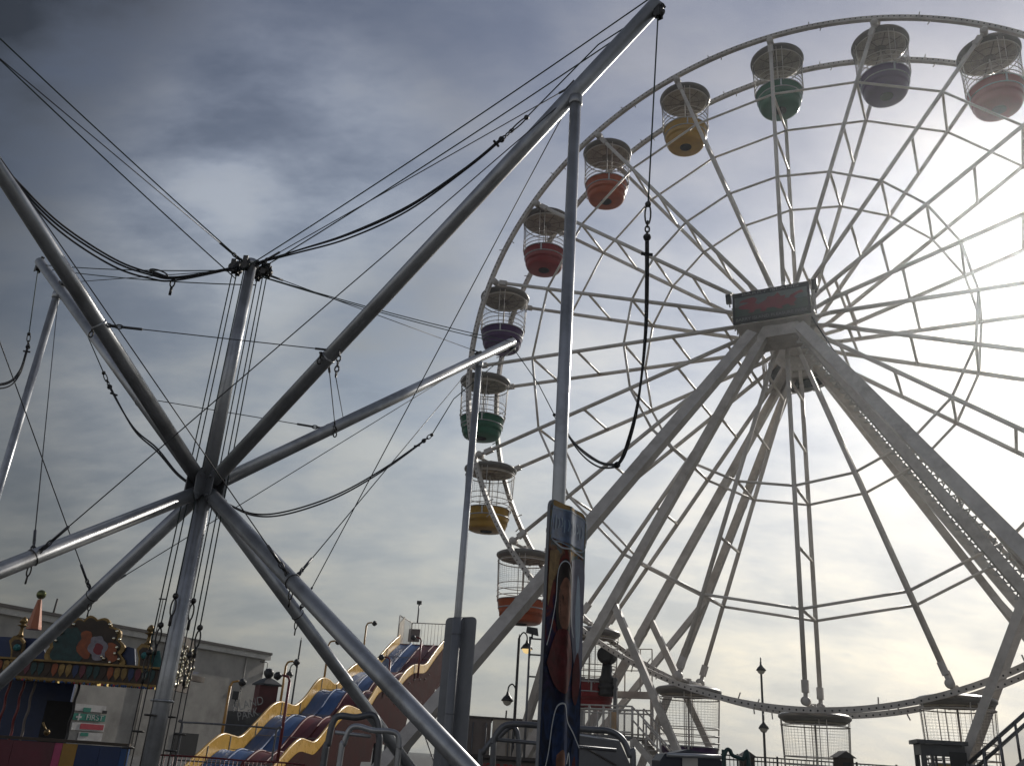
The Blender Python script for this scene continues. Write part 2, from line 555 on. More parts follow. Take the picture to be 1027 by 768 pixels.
sl.energy = 3.0; sl.angle = R(0.6); sl.color = (1.0, 0.945, 0.86)
so = bpy.data.objects.new('sun', sl); col.objects.link(so)
so.rotation_euler = (-SD).to_track_quat('-Z', 'Y').to_euler()
so.location = (30, 40, 60)
scene.view_settings.view_transform = 'Standard'
scene.view_settings.look = 'None'
scene.view_settings.exposure = 0.0
scene.view_settings.gamma = 1.0
scene.view_settings.use_curve_mapping = False

# thin haze volume added to veil whatever stands near the sun with glare
hz_ = MB()
hz_.box((0, 120, 22.5), 1500, 1500, 47)
hm = bpy.data.materials.new('glare_haze'); hm.use_nodes = True
hn = hm.node_tree; hn.nodes.remove(hn.nodes['Principled BSDF'])
pv = hn.nodes.new('ShaderNodeVolumePrincipled')
pv.inputs['Color'].default_value = (.88, .95, 1.0, 1)
pv.inputs['Density'].default_value = 0.0005
pv.inputs['Anisotropy'].default_value = 0.9
hn.links.new(pv.outputs[0], hn.nodes['Material Output'].inputs['Volume'])
tag(hz_.build('haze', hm), None, None, kind='stuff')


# ------------------------------------------------------------------ big wheel
AZ = -0.514
WC = V((12.509, 35.450, 18.366 + EYE))
WR, WW = 16.0, 2.984
PH = 0.932
hX = V((math.cos(AZ), math.sin(AZ), 0)); nT = V((math.sin(AZ), -math.cos(AZ), 0)); Z = V((0, 0, 1))
wheel = thing('ferris_wheel', (WC.x, WC.y, 0), 'huge white ferris wheel with twenty hanging coloured gondolas and a dragon sign at its hub', 'ferris wheel', rz=AZ)

def W(x, n, z):
    """wheel coordinates: x along the wheel, n out of its face towards the viewer, z above its axle"""
    return WC + hX * x + nT * n + Z * z
def WP(t, rho, n):
    return W(rho * math.cos(t), n, rho * math.sin(t))

NS = 20
RR = WR + 0.10
for side in (1, -1):
    b = MB()
    n0 = side * WW / 2
    seg = 200
    s_, h_ = 0.10, 0.105
    rings = []
    for i in range(seg):
        t = 2 * PI * i / seg
        k = len(b.v)
        for dn, dr in ((-s_, -h_), (s_, -h_), (s_, h_), (-s_, h_)):
            b.v.append(WP(t, RR + dr, n0 + dn))
        rings.append(k)
    for i in range(seg):
        a, c = rings[i], rings[(i + 1) % seg]
        for j in range(4):
            b.face((a + j, a + (j + 1) % 4, c + (j + 1) % 4, c + j), False)
    # lamp holders round the outer cheek, and the small locating pegs
    b.k = 1
    nl = 400
    for i in range(nl):
        t = 2 * PI * i / nl
        for f_ in (1, -1):
            c = WP(t, RR + 0.02, n0 + f_ * 0.101)
            b.tube(c, c + nT * (f_ * 0.012), 0.036, n=6)
    b.k = 2
    for i in range(NS):
        for dt, sg in ((0.62, 1), (0.5, -1)):
            t = PH + 2 * PI * (i + dt) / NS
            b.tube(WP(t, RR + 0.11 * sg, n0), WP(t + 0.003, RR + 0.34 * sg, n0), 0.026, n=6)
    b.build('rim', [M['white_d'], M['dark'], M['white_d']], wheel)

RHOS = (12.45, 10.0, 7.55, 5.15, 2.7)
for side in (1, -1):
    for rho in (12.45, 7.55):
        b = MB()
        for i in range(NS):
            t0, t1 = PH + 2 * PI * i / NS, PH + 2 * PI * (i + 1) / NS
            b.tube(WP(t0, rho, side * WW / 2), WP(t1, rho, side * WW / 2), 0.058, n=8)
        b.build('tie_ring', M['white'], wheel)

for i in range(NS):
    t = PH + 2 * PI * i / NS
    b = MB()
    for side in (1, -1):
        n0 = side * WW / 2
        b.tube(WP(t, 1.0, side * (WW / 2 - 0.25)), WP(t, 1.9, n0), 0.095, n=8)
        b.tube(WP(t, 1.9, n0), WP(t, 15.25, n0), 0.098, 0.09, n=10)
    for rho in RHOS:
        b.tube(WP(t, rho, WW / 2), WP(t, rho, -WW / 2), 0.062, n=8)
        for side in (1, -1):           # gussets where the ties meet the spoke
            n0 = side * WW / 2
            tt = (WP(t + 0.01, rho, n0) - WP(t - 0.01, rho, n0)).normalized() * 0.02
            b.prism([WP(t, rho + 0.24, n0) - tt, WP(t, rho - 0.24, n0) - tt, WP(t, rho - .02, n0 - side * .26) - tt, WP(t, rho + .02, n0 - side * .26) - tt], tt * 2)
    sp = b.build('spoke', M['white'], wheel)
    for side in (1, -1):
        n0 = side * WW / 2
        b = MB()
        b.beam(WP(t, 15.05, n0), WP(t, 15.5, n0), 0.24, 0.21, nT)
        b.tube(WP(t, 15.5, n0), WP(t, 15.75, n0), 0.08, n=10)
        b.lathe(WP(t, 15.8, n0), [(0.08, -0.16), (0.17, -0.15), (0.17, 0.15), (0.08, 0.16)], 12, axis=nT)
        b.tube(WP(t, 15.8, n0 + side * .2), WP(t, 15.8, n0 - side * .34), 0.07, n=10)
        b.build('pivot_bracket', M['white_d'], sp)

# hub drum, flanges and axle
b = MB()
b.lathe(WC, [(0.55, -2.0), (0.75, -1.95), (0.75, -1.75), (0.62, -1.7), (0.62, 1.7), (0.75, 1.75), (0.75, 1.95), (0.55, 2.0)], 24, axis=nT, smooth=False)
for side in (1, -1):
    b.lathe(WC + nT * (side * 1.25), [(1.25, -0.06), (1.3, -0.05), (1.3, 0.05), (1.25, 0.06)], 40, axis=nT, smooth=False)
    b.lathe(WC + nT * (side * 1.42), [(0.95, -0.06), (1.0, 0.06)], 30, axis=nT, smooth=False)
b.tube(W(0, 2.2, 0), W(0, -2.2, 0), 0.4, n=16)
b.build('hub', M['white_d'], wheel)

# supporting legs
QF, QB, S1, U1, S2, U2, LZ, HXO = 2.48, 1.87, 11.87, 0.1, 11.86, 9.63, 0.79, -0.43
GZ = 0.45 - WC.z
legs = {}
def leg_pts(sd, fb, out):
    q = QF if fb > 0 else QB
    top = W(HXO * sd, q * fb, LZ)
    foot = W(sd * (S2 if out else S1), fb * (q + (U2 if out else U1)), GZ)
    return top, foot
for sd in (-1, 1):
    for fb in (1, -1):
        for out in (False, True):
            p, q = leg_pts(sd, fb, out)
            legs[(sd, fb, out)] = (p, q)
            b = MB()
            p = p.lerp(q, (0.115 if out else 0.03) if fb > 0 else 0.03)
            lw = 0.44 if (fb > 0 and out) else (0.37 if fb > 0 else 0.33)
            b.beam(p, q, lw, lw, nT)
            # welded splices, just proud of the box section
            for t in (0.33, 0.66):
                c = p.lerp(q, t); d = (q - p).normalized()
                b.beam(c - d * 0.1, c + d * 0.1, lw + .02, lw + .02, nT)
            b.beam(V((q.x, q.y, 0.0)), V((q.x, q.y, 0.3)), 1.3, 1.3)
            b.beam(V((q.x, q.y, 0.3)), V((q.x, q.y, 0.62)), 0.8, 0.8)
            p = legs[(sd, fb, out)][0]
            lg = b.build('support_leg', M['white_d'], wheel)
            if sd == 1 and not out and fb == 1:
                d = (q - p).normalized(); sx = d.cross(nT).normalized()
                ln = (q - p).length
                nn = 74
                for off in (0.185, -0.185):
                    zz = MB()
                    sg_ = 1 if off > 0 else -1
                    zz.beam(p + d * (ln * 7 / nn) + sx * (off + .02 * sg_), q + sx * (off + .02 * sg_), .03, .05, nT)
                    for k in range(7, nn):
                        a0 = p + d * (ln * k / nn) + sx * off
                        a1 = p + d * (ln * (k + .8) / nn) + sx * off
                        tip = p + d * (ln * (k + .4) / nn) + sx * (off + .24 * sg_) + nT * 0.1
                        for u_, v_ in ((a0, tip), (a1, tip), (a0.lerp(tip, .45), a1.lerp(tip, .45))):
                            zz.beam(u_, v_, 0.05, 0.04, nT)
                    zz.build('light_strip', M['trim'], lg)

def strut(p, q, w=0.26):
    MB().beam(p, q, w, w, nT).build('brace', M['white_d'], wheel)
for sd in (-1, 1):
    for fb in (1, -1):
        p, q = legs[(sd, fb, False)]
        a = p.lerp(q, 0.64)
        x_in = sd * 3.9
        strut(a, W(x_in, fb * 2.45, GZ - 0.1), 0.27)
        p2, q2 = legs[(sd, fb, True)]
        strut(p2.lerp(q2, 0.56), V((q.x, q.y, 0.5)), 0.27)
for fb in (1, -1):       # bearing yokes that carry the axle on the leg heads
    q_ = QF if fb > 0 else QB
    b = MB()
    b.prism([W(-.62, fb * (q_ + .3), -1.35), W(.62, fb * (q_ + .3), -1.35), W(.5, fb * (q_ - .5), -1.55), W(-.5, fb * (q_ - .5), -1.55)], Z * .5)
    b.beam(W(-.5, fb * (q_ - .15), -.2), W(.5, fb * (q_ - .15), -.2), .45, 1.8)
    b.tube(W(0, fb * (q_ - .9), 0), W(0, fb * (q_ + .2), 0), .36, n=16)
    b.build('bearing_yoke', M['white_d'], wheel)
b = MB()
for fb in (1, -1):
    y = fb * 2.5
    b.beam(W(-S1, y, GZ - 0.15), W(S1, y, GZ - 0.15), 0.35, 0.35)
for sd in (-1, 1):
    for x in (S1, 3.9):
        b.beam(W(sd * x, -11.3, GZ - 0.2), W(sd * x, 12.0, GZ - 0.2), 0.3, 0.3)
b.build('base_frame', M['galv_dark'], wheel)

# the two name boards at the hub
def hub_sign(side):
    b = MB()
    q0 = 2.92
    x0, x1, z0, z1 = (-1.92, 1.33, -0.60, 0.88) if side > 0 else (-.75, 1.75, -1.5, 0.0)
    def P(x, n, z): return W(x * side, n * side, z)
    b.k = 0
    b.beam(P(x0, q0, (z0 + z1) / 2), P(x1, q0, (z0 + z1) / 2), 0.08, z1 - z0)
    b.k = 1   # walkway floor and underside brackets behind the board
    b.prism([P(x0, q0 - .05, z0), P(x1, q0 - .05, z0), P(x1 - .5, 1.5, z0 - .75), P(x0 + .5, 1.5, z0 - .75)], (0, 0, -0.06))
    for x in (x0 + .05, (x0 + x1) / 2, x1 - .05):
        b.beam(P(x, q0 - .1, z0), P(x * .7, 1.6, z0 - .7), 0.08, 0.1)
        b.beam(P(x, q0 - .1, z1), P(x * .7, 1.6, z1 - .3), 0.06, 0.06)
    for zz in (z0 + .35, z0 + .8, z1 + .1):   # side hand rails
        for x in (x0 - .03, x1 + .03):
            b.beam(P(x, q0, zz), P(x, 1.7, zz), 0.05, 0.05)
    for x in (x0 - .03, x1 + .03):
        for n_ in (q0 - .4, q0 - .8, 1.8):
            b.beam(P(x, n_, z0 - .1), P(x, n_, z1 + .1), 0.05, 0.05)
    bd = b.build('hub_sign', [M['dark'], M['white_d']], wheel)
    f = q0 + 0.042
    def poly(nm, pts, mt, d):
        MB().prism([P(x, f + d, z) for x, z in pts], nT * (0.006 * side)).build(nm, mt, bd)
    w = x1 - x0
    def S(u, v): return (x0 + u * w, z0 + v * (z1 - z0))
    poly('sign_panel', [S(.03, .52), S(.97, .52), S(.97, .84), S(.03, .84)], M['sign_white'], 0.0)
    poly('sign_panel', [S(.03, .22), S(.97, .22), S(.97, .52), S(.03, .52)], M['sign_green'], 0.0)
    drag = [(.08, .50), (.12, .44), (.19, .42), (.24, .36), (.20, .30), (.27, .29), (.31, .37), (.38, .37), (.36, .28), (.43, .27), (.45, .36),
            (.54, .35), (.60, .28), (.66, .26), (.64, .34), (.72, .38), (.76, .30), (.82, .30), (.79, .38), (.84, .48), (.80, .58), (.86, .66), (.93, .68),
            (.90, .76), (.84, .72), (.76, .64), (.74, .56), (.68, .58), (.70, .68), (.64, .66), (.60, .80), (.55, .70), (.47, .72), (.44, .62), (.38, .56),
            (.34, .52), (.30, .58), (.33, .70), (.28, .78), (.20, .76), (.12, .72), (.09, .66), (.16, .66), (.22, .62), (.16, .58), (.10, .56)]
    poly('dragon_emblem', [S(u, v) for u, v in drag], M['dragon'], 0.008)
    xx = hX * side
    writing('sign_lettering', 'BARRY ISLAND', frame(P((x0 + x1) / 2, f, z0 + .92 * (z1 - z0)), xx, Z), 0.17, M['sign_text'], bd, width=2.4)
    writing('sign_lettering', 'BARRY ISLAND PLEASURE PARK', frame(P((x0 + x1) / 2, f, z0 + .11 * (z1 - z0)), xx, Z), 0.2, M['sign_text'], bd, width=3.0)
M['sign_white'] = mat('faded_white_print', (0.11, 0.12, 0.12), 0.5, 0, 0.3, 4)
M['sign_green'] = mat('faded_green_print', (0.035, 0.05, 0.036), 0.5, 0, 0.3, 4)
M['dragon'] = mat('faded_red_print', (0.20, 0.022, 0.03), 0.5, 0, 0.15, 4)
M['sign_text'] = mat('faded_sign_text', (0.17, 0.17, 0.165), 0.5, 0, 0.2, 4)
hub_sign(1); hub_sign(-1)
# floodlights on the hub board
for x in (-2.1, 1.55):
    b = MB()
    b.beam(W(x, 2.75, 0.75), W(x, 2.95, 0.7), 0.22, 0.42)
    b.tube(W(x, 2.7, 0.4), W(x, 2.7, 0.75), 0.03, n=8)
    b.build('floodlight', M['iron'], wheel)
# power cable down the right leg
b = MB()
p, q = legs[(1, 1, True)]
b.path(sag(W(1.2, 2.2, -0.4), p.lerp(q, 0.62) + Z * .4, 1.0, 20), 0.03, 6)
b.build('power_cable', M['iron'], wheel)

# ------------------------------------------------------------------ gondolas
def make_gondola(colour):
    root = thing('gondola', (0, 0, 0), '', 'gondola', 'gondolas hanging round the ferris wheel')
    o = V((0, 0, 0))
    b = MB()
    b.lathe(o, [(0.1, -0.60), (0.5, -0.60), (1.08, -0.585), (1.17, -0.555)], 40)
    b.k = 2
    b.lathe(o, [(1.165, -0.55), (1.28, -0.47), (1.335, -0.42), (1.345, -0.36), (1.33, -0.31), (1.22, -0.25), (0.85, -0.17), (0.35, -0.12), (0.1, -0.10)], 40)
    b.k = 1
    for k in range(8):
        a = PI / 4 * k + 0.2
        d = V((math.cos(a), math.sin(a), 0))
        b.beam(d * 0.2 + Z * -0.605, d * 1.1 + Z * -0.595, 0.045, 0.024)
    b.lathe(V((0, 0, -0.61)), [(0.28, -0.03), (0.3, 0.02)], 18)
    b.torus((0, 0, -0.602), Z, 0.75, 0.018, 32, 5)
    b.build('roof', [M['roof'], M['seam'], M['rooftop']], root)
    b = MB()
    b.tube((0, -1.28, 0), (0, 1.28, 0), 0.07, n=10)
    b.tube((0, 0, 0.02), (0, 0, -3.2), 0.04, n=10)
    b.beam((0, 0, -0.3), (0, 0, 0.12), 0.22, 0.2)
    b.build('hanger', M['white_d'], root)
    b = MB()
    b.torus((0, 0, -0.68), Z, 1.25, 0.026, 40, 6)
    for z in (-1.78, -2.06, -2.32):
        b.torus((0, 0, z), Z, 1.2, 0.021, 40, 6)
    for a in (0.2, 0.42, 1.85, 2.08, 3.36, 3.58, 5.0, 5.22):
        b.tube((1.25 * math.cos(a), 1.25 * math.sin(a), -0.48), (1.16 * math.cos(a), 1.16 * math.sin(a), -2.55), 0.018, n=6)
    b.build('cage_frame', M['white_d'], root)
    b = MB()
    nv = 52
    for k in range(nv):
        a = 2 * PI * k / nv
        b.tube((1.25 * math.cos(a), 1.25 * math.sin(a), -0.68), (1.2 * math.cos(a), 1.2 * math.sin(a), -1.78), 0.0036, n=3, cap=False)
    for k in range(1, 11):
        z = -0.68 - 0.1 * k
        b.torus((0, 0, z), Z, 1.25 - 0.0045 * k, 0.0036, 40, 3)
    b.build('wire_mesh', M['wire'], root)
    b = MB()
    b.lathe(o, [(0.25, -3.52), (0.80, -3.5), (0.90, -3.46), (0.97, -3.36), (1.04, -3.05), (1.07, -2.98), (1.12, -2.52), (1.15, -2.5), (1.15, -2.46), (1.07, -2.46),
                (1.03, -3.2), (0.3, -3.25)], 40)
    b.build('tub', M[colour], root)
    b = MB()
    b.torus((0, 0, -2.86), Z, 1.09, 0.03, 40, 6)
    b.torus((0, 0, -2.48), Z, 1.155, 0.026, 40, 6)
    for a in (0.31, 1.96, 3.47, 5.11):
        ca, sa = math.cos(a), math.sin(a)
        b.beam((1.09 * ca, 1.09 * sa, -2.88), (1.14 * ca, 1.14 * sa, -2.48), 0.07, 0.05, (ca, sa, 0))
    b.build('band', M['galv'], root)
    b = MB()
    b.lathe(o, [(0.1, -3.56), (0.26, -3.56), (0.3, -3.54), (0.3, -3.51), (0.1, -3.5)], 18)
    b.build('drain_cover', M['dark'], root)
    b = MB()
    b.lathe(o, [(0.7, -2.95), (1.03, -2.95), (1.04, -2.86), (0.68, -2.86)], 30)
    b.build('bench', M['white_d'], root)
    return root

COLS = ['red', 'purple', 'green', 'yellow', 'orange']
SEQ = ['red', 'purple', 'green', 'yellow', 'orange', 'red', 'purple', 'green', 'yellow', 'orange', 'red', 'purple', 'green', 'yellow', 'orange', 'red', 'purple', 'green', 'yellow', 'orange']
GL = ['red gondola in the glare at the top right corner, beside the topmost purple one',
      'purple gondola topmost on the wheel with its dark round underside showing',
      'green gondola high on the wheel between the yellow and the topmost purple ones',
      'yellow gondola on the upper left of the wheel between the green and orange ones',
      'orange gondola on the upper left, just right of the tall grey post',
      'red gondola just left of the tall grey post, below the orange one',
      'dark purple gondola crossed by the tip of the silver pole',
      'green gondola at the far left of the wheel behind a thin grey post',
      'yellow gondola on the lower left, below the far left green one',
      'orange gondola on the lower left beside the printed banner',
      'red gondola low on the wheel at the boarding platform behind the banner',
      'low gondola with wire mesh sides among the white braces',
      'lowest gondola of the wheel, mesh sides under a dark domed roof',
      'gondola with mesh sides low on the right behind the dark control booth',
      'orange gondola on the lower right of the wheel past the right leg', 'red gondola on the right side of the wheel just below axle height',
      'purple gondola at the far right of the wheel level with the axle', 'green gondola on the right side of the wheel just above axle height',
      'yellow gondola on the upper right of the wheel below the orange one', 'orange gondola on the upper right of the wheel after the red one in glare']
protos = {}
for i in range(NS):
    t = PH + 2 * PI * i / NS
    c = SEQ[i]
    if c not in protos:
        protos[c] = make_gondola(c); r_ = protos[c]
    else:
        r_ = copy_tree(protos[c])
    r_.location = WP(t, WR, 0) + Z * 0.10
    r_.rotation_euler = (0, 0, AZ + 0.13 * math.sin(i * 2.1))
    r_['label'] = GL[i]

# ------------------------------------------------------------------ bungee trampoline tower
MB0 = V((-3.2816, 9.4462, 0))
HZ, MZ = 2.494 + EYE, 5.3585 + EYE
TH, TA, TB, RT, FR = 4.0961, 0.7773, 0.6678, 5.4565, 0.839
HUB = MB0 + Z * HZ
MT = MB0 + Z * MZ
tower = thing('bungee_tower', MB0, 'silver bungee trampoline tower with a centre mast, four raised arms and splayed legs', 'bungee tower')
U = [V((math.cos(TH + k * PI / 2), math.sin(TH + k * PI / 2), 0)) for k in range(4)]
Tn = [Z.cross(u) for u in U]
def hdir(k, d): return V((math.cos(TH + k * PI / 2 + R(d)), math.sin(TH + k * PI / 2 + R(d)), 0))
AU = [hdir(k, d) for k, d in enumerate((.25, -.5, -1.2, .5))]      # the arms and legs are not rigged quite square
AT = (.78, .765, .76, .805)
LU = [hdir(k, d) for k, d in enumerate((-1.5, -.5, 1.25, 1.25))]
def arm(k, t): return HUB + AU[k] * (RT * t) + Z * (RT * t * AT[k])
def lgp(k, t): return HUB + LU[k] * (RT * t) - Z * (RT * t * TB)
TIP = [arm(k, 1) for k in range(4)]
SUP = [arm(k, FR) for k in range(4)]
TG = HZ / (RT * TB)
b = MB()
b.tube(MB0, HUB + Z * 0.02, 0.095, 0.084, 8)
b.tube(HUB + Z * 0.02, MT, 0.08, 0.066, 8)
b.lathe(MT, [(0.07, -0.05), (0.085, -0.04), (0.085, 0.03), (0.05, 0.05)], 12)
b.beam(MB0 + Z * 0.0, MB0 + Z * 0.05, 0.7, 0.7)
for z in (1.15, 1.9):
    b.torus(MB0 + Z * z, Z, 0.105, 0.012, 16, 5)
mast = b.build('mast', M['galv'], tower)
b = MB()
for k in range(4):
    for s_ in (1, -1):
        c = Tn[k] * (0.079 * s_)
        b.prism([HUB + c + U[k] * .05 + Z * 0.05, HUB + c + U[k] * 0.17 + Z * 0.19, HUB + c + U[k] * 0.21 + Z * 0.1, HUB + c + U[k] * 0.2 - Z * 0.1, HUB + c + U[k] * 0.16 - Z * 0.17, HUB + c + U[k] * .05 - Z * 0.05], Tn[k] * 0.012)
    b.tube(HUB + U[k] * 0.15 + Z * 0.11 - Tn[k] * .1, HUB + U[k] * 0.15 + Z * 0.11 + Tn[k] * .1, 0.02, n=6)
    b.tube(HUB + U[k] * 0.15 - Z * 0.1 - Tn[k] * .1, HUB + U[k] * 0.15 - Z * 0.1 + Tn[k] * .1, 0.02, n=6)
b.build('hub_plate', M['galv_dark'], tower)

def pulley(b, c, ax):
    b.lathe(c, [(0.03, -0.03), (0.06, -0.025), (0.045, 0), (0.06, 0.025), (0.03, 0.03)], 14, axis=ax)
    x, y = perp(V(ax))
    for s_ in (1, -1):
        b.beam(c + V(ax).normalized() * (0.036 * s_) - Z * 0.07, c + V(ax).normalized() * (0.036 * s_) + Z * 0.1, 0.06, 0.008, ax)

for k in range(4):
    b = MB()
    b.tube(arm(k, 0.02), arm(k, 1.0), 0.0765, n=20)
    ad = (arm(k, 1) - arm(k, 0)).normalized()
    b.lathe(arm(k, .3), [(0.076, -0.012), (0.081, -0.011), (0.081, 0.011), (0.076, 0.012)], 20, axis=ad)
    a_ = b.build('arm', M['galv'], tower)
    b = MB()
    up = ad.cross(Tn[k]).normalized()
    if up.z < 0: up = -up
    b.beam(TIP[k] - up * .1, TIP[k] + up * .1, 0.05, 0.02, ad)
    pulley(b, TIP[k] - Z * 0.12, Tn[k])
    b.build('pulley', M['chain'], a_)
    b = MB(); b.beam(arm(k, FR) + up * .085 - ad * .06, arm(k, FR) + up * .085 + ad * .06, 0.07, 0.03, up); b.build('lug', M['chain'], a_)
    b = MB(); b.torus(arm(k, .3) - Tn[k] * .09, ad, .03, .008, 12, 5); chain(b, arm(k, .3) - Tn[k] * 0.1 + Z * .02, arm(k, .3) - Z * .12 - Tn[k] * 0.11); b.build('shackle', M['chain'], a_)
    b = MB()
    b.tube(lgp(k, 0.02), lgp(k, TG), 0.0745, n=20)
    b.beam(lgp(k, TG), lgp(k, TG) + Z * 0.04, 0.5, 0.5)
    l_ = b.build('leg', M['galv'], tower)
    b = MB()
    p = lgp(k, .3)
    b.torus(p, (lgp(k, 1) - lgp(k, 0)), 0.076, 0.006, 20, 6)
    clip(b, p - Z * 0.07, -Z, 0.1, .035, .007)
    b.tube(p - Z * .16, p - Z * .24, .009, n=5)
    b.build('eye_clamp', M['chain'], l_)
    c = SUP[k]
    b = MB()
    b.tube(V((c.x, c.y, 0)), c - Z * 0.085, 0.056, 0.054, n=18)
    b.lathe(c - Z * 0.13, [(0.058, -0.05), (0.066, -0.04), (0.066, 0.05), (0.05, 0.06)], 16)
    b.beam(V((c.x, c.y, 0)), V((c.x, c.y, .04)), 0.45, 0.45)
    b.build('post', M['galv'], tower)

# wire stays, one part each
def stay(p, q, s=0.0, r=0.0058, fit=True, mt='wire'):
    b = MB()
    p, q = V(p), V(q)
    if s: b.path(sag(p, q, s), r, 5)
    else: b.tube(p, q, r, n=5)
    if fit:
        d = (q - p).normalized()
        chain(b, p, p + d * 0.22, 0.07)
        b.tube(p + d * 0.22, p + d * 0.42, 0.014, n=6)
        b.tube(q - d * 0.2, q - d * 0.06, 0.012, n=6)
    return b.build('stay_wire', M[mt], tower)
for k in range(4):
    n_ = (k + 1) % 4
    stay(arm(k, .3), arm(n_, .315))
    stay(lgp(k, .3), SUP[n_])
    stay(lgp(n_, .3), SUP[k])
    stay(MT - Z * .06 + U[k] * .08, SUP[k] + Z * .09)
def rope(pts, r=0.0075):
    MB().path(pts, r, 5).build('halyard', M['rope'], tower)
for k in range(4):
    for s_ in (1, -1):
        rope(sag(MT - Z * (.1 if s_ > 0 else .2) + U[k] * .07 + Tn[k] * (.05 if s_ > 0 else -.17), TIP[k] - Z * 0.06 + Tn[k] * (.03 if s_ > 0 else -.14), 0.05))
# halyards dropping beside the mast, with their pulleys and snap hooks
for j, (dx, dy) in enumerate(((-.20, -.03), (-.165, .02), (.06, .12), (.17, -.02), (.205, .02), (-.03, -.13))):
    top = MT + V((dx, dy, -0.14)); bot = MB0 + V((dx * 1.15, dy * 1.2, 0.35))
    mid = 2.35 + 0.28 * (j % 3)
    pm = top.lerp(bot, (top.z - mid) / (top.z - bot.z))
    rope([top, pm])
    b = MB()
    b.ball(pm, 0.032, 8)
    clip(b, pm - Z * 0.03, -Z, 0.17, 0.05)
    b.tube(pm - Z * 0.2, pm - Z * 0.3, 0.016, n=6)
    b.tube(pm - Z * 0.3, bot, 0.0065, n=5)
    b.lathe(pm.lerp(bot, .45), [(0.01, -.01), (0.06, -.008), (0.06, .008), (0.01, .01)], 10)
    b.build('snap_hook', M['chain'], tower)
    b = MB(); pulley(b, top + Z * 0.05, (0, 1, 0)); b.build('pulley', M['chain'], tower)

